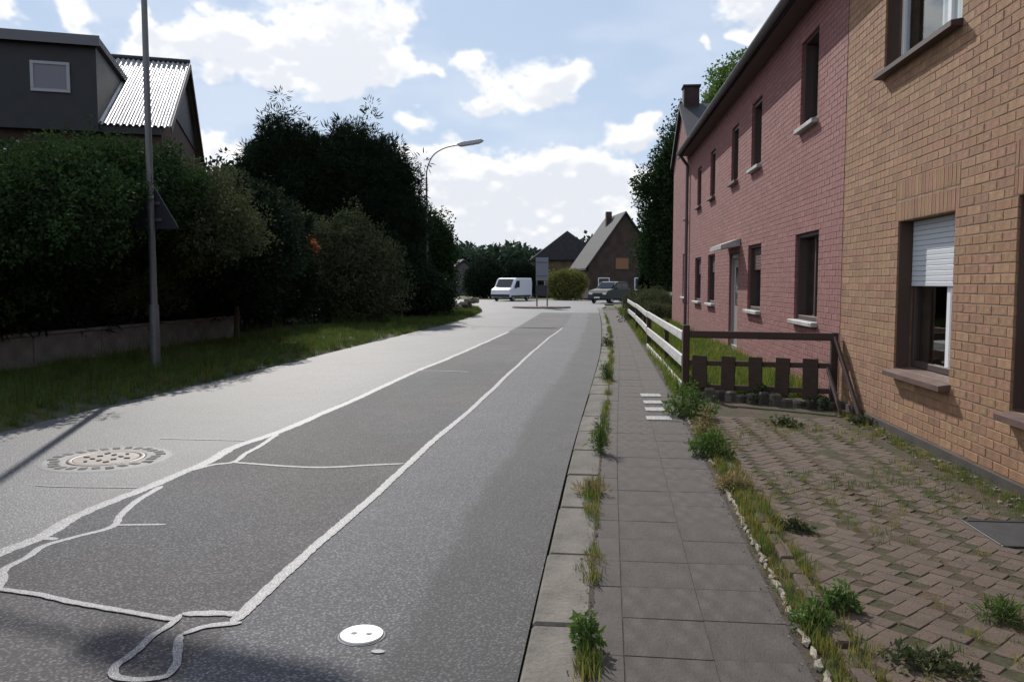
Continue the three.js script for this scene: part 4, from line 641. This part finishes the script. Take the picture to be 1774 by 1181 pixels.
{
  const r = rng(301), low = [], tall = [];
  for (let i = 0; i < 15000; i++) { const d = 4 + 50 * Math.pow(r(), 1.25), x = roadL(d) - 0.02 - (d > 46 ? 2.5 : 3.7) * r(), v = (0.7 + 0.6 * r()) , dry = r() < 0.2 ? 1 : 0; low.push([x, vergeY(x, d) - 0.01, d, (0.35 + 0.5 * r()) * (0.7 + 0.7 * fbm(x * 0.9, d * 0.7, 3, 19)), v * (1 + 0.9 * dry), v * (1 + 0.2 * dry), v * (0.8 + 0.5 * dry)]); }
  for (let i = 0; i < 500; i++) { const d = 4 + 36 * Math.pow(r(), 1.1), x = roadL(d) - 0.5 - 3.1 * r(), v = 0.6 + 0.5 * r(); if (fbm(x * 0.8, d * 0.6, 3, 17) < 0.45 || (d > 18 && d < 26 && x > -8.6)) continue; tall.push([x, vergeY(x, d) - 0.01, d, 0.6 + 0.6 * r(), v * 1.1, v, v]); }
  scatter('verge_grass', TUFT[0], M.grass, low, 'short rough grass covering the roadside verge', 302); scatter('tall_grass', TUFT[2], M.grass, tall, 'tall dark grass along the low wall and lamp pole', 303);
  // weeds in the joints of kerb, yard and garden
  const w = []; const add = (x, d, s, dry) => { const v = 0.8 + 0.6 * r(); w.push([x, -0.012, d, s, v * (dry ? 2.6 : 1), v * (dry ? 1.5 : 1.05), v * (dry ? 1.6 : 0.9)]); };
  for (let i = 0; i < 900; i++) { const d = 2.2 + 40 * Math.pow(r(), 1.6), c = fbm(d * 0.9, 4, 3, 71); if (c < 0.45) continue; add(walkL(d) - 0.015 + 0.02 * (r() - 0.5) + (c > 0.58 ? -0.08 * r() : 0), d, 0.4 + 0.7 * r(), r() < 0.45); }
  for (let i = 0; i < 1100; i++) { const d = 2.2 + 7.6 * r(), c = fbm(d * 1.3, 9, 3, 72); add(walkR(d) + 0.06 + 0.2 * r(), d, (0.3 + 0.6 * r()) * (0.5 + c), r() < 0.55); }
  for (let i = 0; i < 1500; i++) { const d = 2.2 + 7.6 * r(), x = walkR(d) + 0.3 + (FX - 0.1 - walkR(d) - 0.3) * r(); if (fbm(x * 1.5, d * 1.5, 4, 73) < 0.5) continue; add(x, d, 0.25 + 0.45 * r(), r() < 0.45); }
  for (let i = 0; i < 400; i++) { const d = 3 + 7.2 * r(); add(FX - 0.05 - 0.2 * r(), d, 0.3 + 0.5 * r(), r() < 0.4); }
  scatter('joint_weeds', TUFT[1], M.grass, w, 'small dry and green weeds growing in the paving joints', 304);
  const gd = []; for (let i = 0; i < 5200; i++) { const d = 11.6 + 38 * Math.pow(r(), 1.4), x = walkR(d) + 0.08 + (d < 32 ? FX - walkR(d) - 0.1 : 3.5) * r(), v = 0.9 + 0.7 * r(), dry = r() < 0.4; gd.push([x, 0.0, d, 0.6 + 0.7 * r(), v * (dry ? 2.2 : 1.1), v * (dry ? 1.5 : 1.1), v]); } scatter('garden_grass', TUFT[0], M.grass, gd, 'unkempt grass of the garden before the pink house', 305);
}
// single weeds one can point to
const weedLeaf = [leafClump(9, 0.04, 0.042, 0.022, 11, 0.5, 0.2), leafClump(10, 0.04, 0.075, 0.009, 12, 0.6, 0.1)];
function weed(label, x, d, R, h, n, mat, seed, geo = weedLeaf[0]) {
  const t = thing('weed_clump', label, 'weed', [x, -0.01, -d], 'weed clumps along the pavement'), r = rng(seed), st = [];
  for (let k = 0; k < 7; k++) st.push(taper([(r() - 0.5) * R * 0.4, 0, (r() - 0.5) * R * 0.4], [(r() - 0.5) * R * 1.4, h * (0.6 + 0.5 * r()), (r() - 0.5) * R * 1.4], 0.006, 0.003, 5)); local(t, 'stem', merge(st), M.bright);
  crown(t, 'leaves', [[0, h * 0.45, 0, R * 0.7, h * 0.5, R * 0.7], [R * 0.7, h * 0.3, R * 0.5, R * 0.5, h * 0.35, R * 0.6], [-R * 0.7, h * 0.35, -R * 0.4, R * 0.45, h * 0.5, R * 0.6], [R * 0.1, h * 0.75, -R * 0.3, R * 0.35, h * 0.45, R * 0.35]], Math.round(n * 1.7), geo, mat, seed + 3, 0.7 + 0.6 * R, { rough: 0.8, spray: 0.25, min: 0.01 });
}
weed('green weed clump on the kerb joint halfway along the pavement', 0.12, 7.6, 0.06, 0.3, 30, M.bright, 501, weedLeaf[1]);
weed('dried straw-coloured weed on the kerb joint below the green one', 0.04, 6.1, 0.09, 0.06, 20, M.dry, 502, weedLeaf[1]);
weed('leafy weed clump at the kerb at the bottom of the picture', 0.0, 3.45, 0.035, 0.16, 26, M.bright, 503, weedLeaf[0]);
weed('largest green weed clump at the foot of the dark corner post', 1.22, 9.75, 0.26, 0.34, 130, M.bright, 504);
weed('bright green weed bush between the corner post and the broken edging', 1.14, 7.5, 0.16, 0.24, 90, M.bright, 505);
weed('brownish seeding weed beside the bright green weed bush', 1.2, 8.3, 0.1, 0.3, 40, M.dry, 506, weedLeaf[1]);
weed('dry tangled weed where the pale edging begins', 1.14, 6.3, 0.1, 0.1, 36, M.dry, 507, weedLeaf[1]);
weed('green weed growing from the black gap in the yard border', 1.24, 4.0, 0.065, 0.12, 36, M.bright, 508);
weed('green weed between the pale edging and the border bricks', 1.05, 3.75, 0.06, 0.12, 32, M.bright, 509);
weed('low spreading yellow-green weed in the yard at the bottom edge', 1.42, 3.4, 0.13, 0.05, 50, M.olive, 510);
weed('small yellow-green weed in the yard paving beside the edging', 1.34, 5.3, 0.09, 0.06, 30, M.olive, 511);
weed('low weed in the yard close to the stone border', 2.2, 9.2, 0.12, 0.1, 36, M.olive, 512);
weed('weed at the foot of the brick wall near the fence brace', 3.1, 9.4, 0.1, 0.1, 36, M.olive, 513);
weed('small grassy weed in the yard near the frame edge', 1.98, 3.95, 0.06, 0.07, 24, M.bright, 514, weedLeaf[1]);
weed('dark green weed under the third picket of the brown fence', 2.3, 10.95, 0.18, 0.22, 60, M.broad, 515);
weed('dark green weed under the last picket of the brown fence by the wall', 2.95, 10.5, 0.16, 0.16, 50, M.broad, 516);
weed('tall weed on the kerb joint far down the pavement', 0.3, 13.4, 0.08, 0.25, 34, M.bright, 517, weedLeaf[1]);
weed('yellowish weed on the kerb joint where the road bends', 0.48, 20.5, 0.12, 0.3, 40, M.olive, 518, weedLeaf[1]);
// chips and dry crumbs lying about on yard, gutter and pavement edge
{
  const r = rng(640), q = leafClump(1, 0.01, 0.02, 0.016, 66, 0.2), chip = uvBox(new ConvexGeometry(Array.from({ length: 9 }, () => V(r() - 0.5, (r() - 0.5) * 0.6, r() - 0.5)))), list = [];
  for (let i = 0; i < 1500; i++) { const k = r(), d = 2.4 + 8.5 * Math.pow(r(), 1.3); const x = k < 0.55 ? walkR(d) + 0.02 + (FX - 0.1 - walkR(d)) * r() : k < 0.8 ? walkL(d) - 0.1 * r() * r() : walkR(d) + 0.12 * (r() - 0.4); if (d > 9.6 && k < 0.55) continue; list.push([x, d]); }
  const im = shade(new THREE.InstancedMesh(chip, std({ color: lin(1, 1, 1), roughness: 1 }), list.length)); im.name = 'gravel'; im.userData = { kind: 'stuff', label: 'loose chips and dry crumbs on the yard paving and pavement edges', category: 'gravel' };
  const c = new THREE.Color(); list.forEach(([x, d], i) => { const z = 0.008 + 0.016 * r() * r(), v = 0.15 + 0.35 * r() * r(); im.setMatrixAt(i, new THREE.Matrix4().compose(V(x, 0.004, -d), new THREE.Quaternion().setFromEuler(new THREE.Euler(r() * 3, r() * 6, r() * 3)), V(z * 1.6, z, z))); im.setColorAt(i, c.setRGB(v, v * 0.87, v * 0.68)); }); scene.add(im);
}

// ---------------------------------------------------------------- street lamps
function lamp(label, x, d, signed) {
  const t = thing('street_lamp', label, 'street lamp', [x, 0, -d], 'curved-arm street lamps along the verge');
  t.rotation.y = -7.5 * deg; local(t, 'pole', merge([taper([0, -0.2, 0], [0, 1.2, 0], 0.09, 0.085, 14), taper([0, 1.2, 0], [0, 6.9, 0], 0.065, 0.05, 14)]), M.lampPole);
  const c = new THREE.CatmullRomCurve3([V(0, 6.88, 0), V(0.04, 7.3, 0), V(0.35, 7.95, 0), V(0.95, 8.3, 0), V(1.75, 8.44, 0)]); local(t, 'arm', new THREE.TubeGeometry(c, 32, 0.03, 10), M.lampPole);
  const s = new THREE.Shape([[0, 0], [0.08, -0.05], [1.15, -0.05], [1.3, 0.02], [1.22, 0.09], [0.25, 0.1], [0, 0.05]].map(p => new THREE.Vector2(...p))); const h = new THREE.ExtrudeGeometry(s, { depth: 0.14, bevelEnabled: true, bevelSize: 0.025, bevelThickness: 0.03, bevelSegments: 2 }); h.translate(0, 0, -0.07); h.rotateZ(0.12); h.translate(1.66, 8.42, 0); const head = local(t, 'lamp_head', h, M.lampHead);
  const gl = chamfer(0.95, 0.03, 0.12, 0.01); gl.translate(0.62, -0.09, 0); gl.rotateZ(0.12); gl.translate(1.66, 8.42, 0); local(head, 'diffuser', gl, M.lampGlass);
  local(t, 'service_door', chamfer(0.07, 0.3, 0.02, 0.006).translate(0, 0.7, 0.085), M.lampPole);
}
lamp('street lamp whose pole stands before the dark hedge and leaves the top of the frame', -7.95, 14.15);
lamp('street lamp with its whole curved arm against the clouds behind the dark trees', -8.16, 40.5);
{ // triangular sign seen from behind
  const t = thing('warning_sign', 'triangular road sign seen from behind, fixed to the lamp pole', 'road sign', [-7.95, 0, -14.15]);
  const s = new THREE.Shape(), R = 0.45, k = 0.05, A = [[0, 0.62], [0.45, -0.16], [-0.45, -0.16]]; s.moveTo(-0.03, 0.58); s.quadraticCurveTo(0, 0.62, 0.03, 0.58); s.lineTo(0.44, -0.11); s.quadraticCurveTo(0.46, -0.16, 0.41, -0.16); s.lineTo(-0.41, -0.16); s.quadraticCurveTo(-0.46, -0.16, -0.44, -0.11);
  const g = new THREE.ExtrudeGeometry(s, { depth: 0.012, bevelEnabled: true, bevelSize: 0.006, bevelThickness: 0.004, bevelSegments: 1 }); g.translate(0, 2.75, -0.12); local(t, 'panel', g, M.signBack);
  local(t, 'clamp', merge([chamfer(0.3, 0.05, 0.03, 0.004).translate(0, 2.75, -0.085), chamfer(0.24, 0.05, 0.03, 0.004).translate(0, 3.05, -0.085)]), M.lampPole);
}

// ---------------------------------------------------------------- dormer house on the left
{
  const t = thing('dormer_house', 'dark slate-clad house with flat-topped dormer and a pale corrugated roof strip', 'house', [-14.35, 0, -27.9], undefined, Math.atan2(0.4, 1));
  const L = 15, HW = 6.3, RY = 9.35, EY = 6.05;
  local(t, 'wall', merge([box(-L, -0.3, 0, EY, HW - 0.35, HW - 0.05), box(-L, -0.3, 0, EY, -HW + 0.05, -HW + 0.35), box(-L, -L + 0.3, 0, EY, -HW + 0.352, HW - 0.352)]), M.brownBrickFar);
  const gs = new THREE.Shape([[-HW + 0.05, 0], [HW - 0.05, 0], [HW - 0.05, EY - 0.05], [0, RY - 0.12], [-HW + 0.05, EY - 0.05]].map(p => new THREE.Vector2(...p)));
  const gg = new THREE.ExtrudeGeometry(gs, { depth: 0.3, bevelEnabled: false }); gg.rotateY(-Math.PI / 2); gg.translate(0, 0, 0); local(t, 'gable', uvBox(gg), M.brownBrickFar);
  const sl = new THREE.Shape([[-4.3, 6.9], [4.3, 6.9], [0, RY - 0.13]].map(p => new THREE.Vector2(...p))); const sg = new THREE.ExtrudeGeometry(sl, { depth: 0.04, bevelEnabled: false }); sg.rotateY(-Math.PI / 2); sg.translate(0.045, 0, 0); local(t, 'slate_cladding', uvBox(sg), M.slate);
  // corrugated sheet roof: real ribs running down the slope
  const sheet = (side) => { const pos = [], uv = [], idx = [], n = Math.round((L + 0.55) / 0.022), slope = Math.hypot(HW + 0.2, RY - EY + 0.1), ny = (HW) / slope, nz = 0.5; for (let i = 0; i <= n; i++) { const x = -L - 0.3 + 0.022 * i, h = 0.03 * Math.sin(x / 0.16 * Math.PI * 2); for (const k of [0, 1]) { const z = side * k * (HW + 0.2), y = RY - k * (RY - EY + 0.1); pos.push(x, y + h * 0.88, z + side * h * 0.46); uv.push(x, k * slope); } if (i < n) { const a = i * 2; idx.push(...(side > 0 ? [a, a + 1, a + 2, a + 1, a + 3, a + 2] : [a, a + 2, a + 1, a + 1, a + 2, a + 3])); } } const g = new THREE.BufferGeometry(); g.setAttribute('position', new THREE.Float32BufferAttribute(pos, 3)); g.setAttribute('uv', new THREE.Float32BufferAttribute(uv, 2)); g.setIndex(idx); g.computeVertexNormals(); return g; };
  const cm = M.corrugated.clone(); cm.side = THREE.DoubleSide;
  local(t, 'roof', sheet(1), cm); local(t, 'rear_roof', sheet(-1), cm);
  local(t, 'ridge_cap', taper([-L - 0.3, RY + 0.03, 0], [0.27, RY + 0.03, 0], 0.1, 0.1, 10), M.slate);
  local(t, 'barge_board', merge([beam([0.28, RY - 0.12, 0.05], [0.28, EY - 0.18, HW + 0.15], 0.03, 0.22), beam([0.28, RY - 0.12, -0.05], [0.28, EY - 0.18, -HW - 0.15], 0.03, 0.22)]), M.darkFrame);
  local(t, 'eaves', box(-L, -0.0, EY - 0.32, EY - 0.12, HW - 0.04, HW + 0.12), M.slate);
  const dm = new THREE.Group(); dm.name = 'dormer'; t.add(dm);
  const DR = -1.55; local(dm, 'dormer_front', box(-L + 0.3, DR - 0.2, 5.72, 8.0, 6.4, 6.56), M.slate); local(dm, 'cheek', (() => { const s = new THREE.Shape([[6.56, 5.72], [6.56, 8.0], [2.4, 8.0]].map(p => new THREE.Vector2(...p))); const g = new THREE.ExtrudeGeometry(s, { depth: 0.2, bevelEnabled: false }); g.rotateY(-Math.PI / 2); g.translate(DR, 0, 0); return uvBox(g); })(), M.slate);
  local(dm, 'dormer_roof', box(-L, DR + 0.12, 8.002, 8.2, 2.2, 6.75), M.darkRoof);
  local(dm, 'fascia', box(-L, DR + 0.14, 7.95, 8.22, 6.752, 6.79), M.zinc);
  for (const [x0, x1] of [[-3.15, -2.2], [-5.9, -4.7], [-8.6, -7.4]]) { local(dm, 'window_frame', merge([cbox(x0, x1, 6.7, 6.78, 6.56, 6.61, 0.004), cbox(x0, x1, 7.42, 7.5, 6.56, 6.61, 0.004), cbox(x0, x0 + 0.08, 6.78, 7.42, 6.56, 6.61, 0.004), cbox(x1 - 0.08, x1, 6.78, 7.42, 6.56, 6.61, 0.004)]), std({ color: lin(0.3, 0.3, 0.32), roughness: 0.5 })); local(dm, 'window_blind', box(x0 + 0.081, x1 - 0.081, 6.781, 7.419, 6.562, 6.585), std({ color: lin(0.14, 0.14, 0.17), roughness: 0.4 })); }
  for (const [x0, x1] of [[-6.0, -3.7], [-9.4, -7.4]]) { const w = new THREE.Group(); w.name = 'window'; t.add(w); local(w, 'frame', merge([cbox(x0, x1, 3.6, 3.7, HW - 0.05, HW + 0.02, 0.004), cbox(x0, x1, 5.1, 5.2, HW - 0.05, HW + 0.02, 0.004), cbox(x0, x0 + 0.1, 3.7, 5.1, HW - 0.05, HW + 0.02, 0.004), cbox(x1 - 0.1, x1, 3.7, 5.1, HW - 0.05, HW + 0.02, 0.004)]), M.whiteFrame); local(w, 'pane', box(x0 + 0.1, x1 - 0.1, 3.7, 5.1, HW - 0.05, HW - 0.03), M.farGlass); }
}

// ---------------------------------------------------------------- far houses
function house(name, label, [x, d], turn, { w, l, eave, ridge, hip = 0, wallM, roofM, wins, over = 0.35 }) { // ridge along local z, gable at +z, w across x
  const t = thing(name, label, 'house', [x, 0, -d], undefined, turn), hw = w / 2;
  const gs = new THREE.Shape((hip ? [[-hw, 0], [hw, 0], [hw, eave], [-hw, eave]] : [[-hw, 0], [hw, 0], [hw, eave], [0, ridge - 0.15], [-hw, eave]]).map(p => new THREE.Vector2(...p)));
  local(t, 'wall', uvBox(new THREE.ExtrudeGeometry(gs, { depth: l, bevelEnabled: false }).translate(0, 0, -l)), wallM);
  if (hip) { const e = over, P = [[-hw - e, eave, e], [hw + e, eave, e], [hw + e, eave, -l - e], [-hw - e, eave, -l - e], [0, ridge, -hip], [0, ridge, -l + hip], [-hw - e, eave + 0.12, e], [hw + e, eave + 0.12, e], [hw + e, eave + 0.12, -l - e], [-hw - e, eave + 0.12, -l - e]]; local(t, 'roof', uvBox(new ConvexGeometry(P.map(p => V(...p)))), roofM); }
  else { const m = (ridge - eave) / hw, s = new THREE.Shape([[-hw - over, eave - over * m], [0, ridge], [hw + over, eave - over * m], [hw + over, eave - over * m + 0.2], [0, ridge + 0.22], [-hw - over, eave - over * m + 0.2]].map(p => new THREE.Vector2(...p))); local(t, 'roof', uvBox(new THREE.ExtrudeGeometry(s, { depth: l + 0.6, bevelEnabled: false }).translate(0, 0, -l - 0.3)), roofM); }
  for (const [wx, wy, ww, wh, face, mat] of wins) { const g = new THREE.Group(); g.name = 'window'; t.add(g); const fr = merge([chamfer(ww, 0.09, 0.06, 0.01).translate(0, wh / 2, 0), chamfer(ww, 0.09, 0.06, 0.01).translate(0, -wh / 2, 0), chamfer(0.09, wh - 0.09, 0.06, 0.01).translate(ww / 2 - 0.045, 0, 0), chamfer(0.09, wh - 0.09, 0.06, 0.01).translate(-ww / 2 + 0.045, 0, 0)]), pn = new THREE.BoxGeometry(ww - 0.1, wh - 0.1, 0.02); for (const q of [fr, pn]) { if (face === 's') { q.rotateY(-Math.PI / 2); q.translate(-hw - 0.02, wy, wx); } else q.translate(wx, wy, 0.02); } local(g, 'frame', fr, mat ? M.darkFrame : M.whiteFrame); local(g, 'pane', pn, mat || M.farGlass); }
  return t;
}
const farBrown = std({ color: lin(0.1, 0.065, 0.05), map: rep(T.fine, 0.4), roughness: 0.9 }), farTan = std({ color: lin(0.22, 0.16, 0.09), map: rep(T.fine, 0.4), roughness: 0.9 });
const glossRoof = std({ color: lin(0.075, 0.07, 0.078), map: rep(T.fine, 0.7), roughness: 0.85 });
{ const h = house('gable_house', 'far gabled house with a steep shiny roof flank and an orange window panel', [3.7, 84], 0.19, { w: 7.6, l: 10, eave: 3.4, ridge: 8.7, wallM: farBrown, roofM: glossRoof, wins: [[-0.3, 3.6, 1.5, 1.2, 'f', std({ color: lin(0.24, 0.115, 0.06), roughness: 0.8 })], [-2.2, 1.5, 1.2, 1.2, 'f'], [1.6, 1.5, 1.2, 1.2, 'f'], [-3, 1.5, 1.2, 1.2, 's'], [-7, 1.5, 1.2, 1.2, 's']] }); local(h, 'chimney', cbox(-0.9, -0.3, 7.2, 9.3, -5.6, -5, 0.02), M.brownBrickFar); }
house('hip_house', 'far brown house with a dark hipped roof behind the road sign', [-2.4, 98], 0.12, { w: 8.6, l: 9.5, eave: 4.3, ridge: 8, hip: 2.2, wallM: farTan, roofM: std({ color: lin(0.035, 0.034, 0.037), map: rep(T.fine, 0.6), roughness: 0.95 }), wins: [[-2.3, 1.6, 1.3, 1.3, 'f'], [1.8, 1.6, 1.3, 1.3, 'f'], [-2.3, 1.6, 1.3, 1.3, 's'], [-6.5, 1.6, 1.3, 1.3, 's']] });
{ const h = house('low_house', 'far dark low house with a pale flat garage roof left of the van', [-17.4, 112], 0.35, { w: 6.4, l: 9, eave: 2.1, ridge: 4.7, wallM: std({ color: lin(0.1, 0.085, 0.09), roughness: 0.9 }), roofM: glossRoof, wins: [[-1.5, 1.3, 1.1, 1.0, 'f'], [1.3, 1.3, 1.1, 1.0, 'f']] }); local(h, 'garage', box(-7.2, -3.25, 0, 2.4, -5, 0.4), M.wall); local(h, 'garage_roof', box(-7.5, -3.22, 2.402, 2.62, -5.2, 0.7), std({ color: lin(0.5, 0.52, 0.55), roughness: 0.4 })); }

// ---------------------------------------------------------------- vehicles
function wheels(t, list, R, w) { for (const [x, z] of list) { const g = new THREE.Group(); g.name = 'wheel'; g.position.set(x, R, z); t.add(g); local(g, 'tyre', new THREE.TorusGeometry(R * 0.78, R * 0.24, 10, 24).scale(1, 1, w / (R * 0.48)), M.tyre); local(g, 'rim', new THREE.CylinderGeometry(R * 0.62, R * 0.62, w * 0.8, 18).rotateX(Math.PI / 2), M.rim); } }
function bodyShape(pts, width, bevel = 0.09) { const g = new THREE.ExtrudeGeometry(new THREE.Shape(pts.map(p => new THREE.Vector2(...p))), { depth: width - 2 * bevel, bevelEnabled: true, bevelSize: bevel, bevelThickness: bevel, bevelSegments: 3 }); g.translate(0, 0, -width / 2 + bevel); return g; }
function sheetPoly(pts, z, t = 0.012) { const g = new THREE.ExtrudeGeometry(new THREE.Shape(pts.map(p => new THREE.Vector2(...p))), { depth: t, bevelEnabled: false }); g.translate(0, 0, z - t / 2); return g; }
{ // white van, front to +x
  const t = thing('white_van', 'white delivery van standing across the far junction', 'van', [-7.1, ROAD, -75], undefined, -1.93);
  local(t, 'body', bodyShape([[-2.3, 0.42], [2.25, 0.42], [2.42, 0.62], [2.38, 0.98], [1.75, 1.2], [1.1, 1.95], [0.8, 2.02], [-2.25, 2.02], [-2.38, 1.6]], 1.9), M.vanPaint);
  local(t, 'windscreen', (() => { const g = chamfer(0.02, 0.92, 1.5, 0.008); g.rotateZ(0.71); g.translate(1.55, 1.64, 0); return g; })(), M.farGlass);
  for (const s of [-1, 1]) { local(t, 'side_window', sheetPoly([[0.35, 1.25], [1.45, 1.25], [1.0, 1.85], [0.35, 1.85]], s * 0.952), M.farGlass); local(t, 'headlight', chamfer(0.06, 0.2, 0.3, 0.02).translate(2.46, 0.85, s * 0.7), M.headlight); local(t, 'mirror', chamfer(0.12, 0.26, 0.16, 0.02).translate(1.3, 1.3, s * 1.06), M.plasticBlack); }
  local(t, 'rear_window', chamfer(0.02, 0.5, 1.3, 0.008).translate(-2.46, 1.55, 0), M.farGlass);
  local(t, 'bumper', chamfer(0.16, 0.22, 1.88, 0.03).translate(2.5, 0.52, 0), M.plasticBlack); local(t, 'sill_trim', merge([chamfer(4.2, 0.16, 0.05, 0.01).translate(0, 0.45, 0.94), chamfer(4.2, 0.16, 0.05, 0.01).translate(0, 0.45, -0.94)]), M.plasticBlack);
  wheels(t, [[1.55, 0.82], [1.55, -0.82], [-1.45, 0.82], [-1.45, -0.82]], 0.34, 0.22);
}
{ // dark estate car seen from the front quarter
  const t = thing('dark_car', 'dark green car parked at the far end of the white fence', 'car', [1.75, ROAD, -67.5], undefined, -2.05);
  local(t, 'body', bodyShape([[-2.1, 0.38], [2.05, 0.38], [2.2, 0.55], [2.18, 0.8], [1.95, 0.98], [1.05, 1.1], [-2.12, 1.12], [-2.22, 0.8]], 1.78, 0.08), M.carPaint);
  local(t, 'cabin', bodyShape([[-2.0, 1.14], [0.95, 1.14], [0.25, 1.62], [-0.2, 1.7], [-1.6, 1.68], [-1.92, 1.5]], 1.56, 0.07), M.carPaint);
  local(t, 'windscreen', (() => { const g = chamfer(0.02, 0.82, 1.32, 0.008); g.rotateZ(0.96); g.translate(0.7, 1.46, 0); return g; })(), M.farGlass);
  for (const s of [-1, 1]) { local(t, 'side_window', sheetPoly([[-0.6, 1.2], [0.75, 1.2], [0.2, 1.58], [-0.6, 1.62]], s * 0.784), M.farGlass); local(t, 'side_window', sheetPoly([[-1.8, 1.2], [-0.7, 1.2], [-0.7, 1.62], [-1.7, 1.58]], s * 0.784), M.farGlass); local(t, 'headlight', chamfer(0.08, 0.16, 0.34, 0.02).translate(2.24, 0.78, s * 0.62), M.headlight); local(t, 'mirror', chamfer(0.1, 0.14, 0.18, 0.02).translate(0.7, 1.22, s * 0.95), M.carPaint); }
  local(t, 'grille', chamfer(0.05, 0.16, 0.8, 0.01).translate(2.27, 0.72, 0), M.plasticBlack); local(t, 'bumper', chamfer(0.16, 0.22, 1.74, 0.03).translate(2.26, 0.46, 0), M.plasticBlack);
  local(t, 'number_plate', chamfer(0.02, 0.11, 0.5, 0.004).translate(2.36, 0.48, 0), M.whiteFrame);
  wheels(t, [[1.35, 0.78], [1.35, -0.78], [-1.3, 0.78], [-1.3, -0.78]], 0.32, 0.2);
}
// traffic island with a sign on two posts
{
  const isl = new THREE.CylinderGeometry(1, 1.04, 0.12, 40).scale(1.9, 1, 1.5); isl.translate(-3.1, ROAD + 0.055, -53.2); structure(shade(new THREE.Mesh(uvBox(isl), std({ color: lin(0.34, 0.27, 0.24), map: rep(T.fine, 0.6), roughness: 0.9 }))), 'traffic_island');
  const t = thing('direction_sign', 'grey road sign on two posts standing on the traffic island', 'road sign', [-3.05, ROAD + 0.11, -53.2]);
  for (const x of [-0.34, 0.34]) local(t, 'post', taper([x, -0.05, 0], [x, 3.15, 0], 0.045, 0.045, 12), M.lampPole);
  local(t, 'sign_panel', chamfer(0.82, 1.5, 0.03, 0.01).translate(0, 2.45, 0.06), M.signGrey); local(t, 'lower_panel', chamfer(0.78, 0.7, 0.03, 0.01).translate(-0.04, 1.05, 0.06), M.signBack);
  local(t, 'bracket', merge([chamfer(0.8, 0.05, 0.03, 0.006).translate(0, 2.9, 0.09), chamfer(0.8, 0.05, 0.03, 0.006).translate(0, 2.0, 0.09)]), M.lampPole);
}
// rubble and cut wood at the far verge
{ const r = rng(77), t = thing('rubble_heap', 'small heap of grey stones and brush at the road bend before the lamp', 'heap', [-7.9, 0, -47.5]); for (let k = 0; k < 22; k++) { const g = chamfer(0.3 + 0.3 * r(), 0.2 + 0.2 * r(), 0.3 + 0.3 * r(), 0.06); g.rotateY(r() * 6); g.rotateX((r() - 0.5) * 0.6); g.translate((r() - 0.5) * 2.6, 0.15 + 0.5 * r() * r(), (r() - 0.5) * 2); local(t, 'stone', uvBox(g), M.stone[k % 4]); } }

renderer.render(scene, camera);
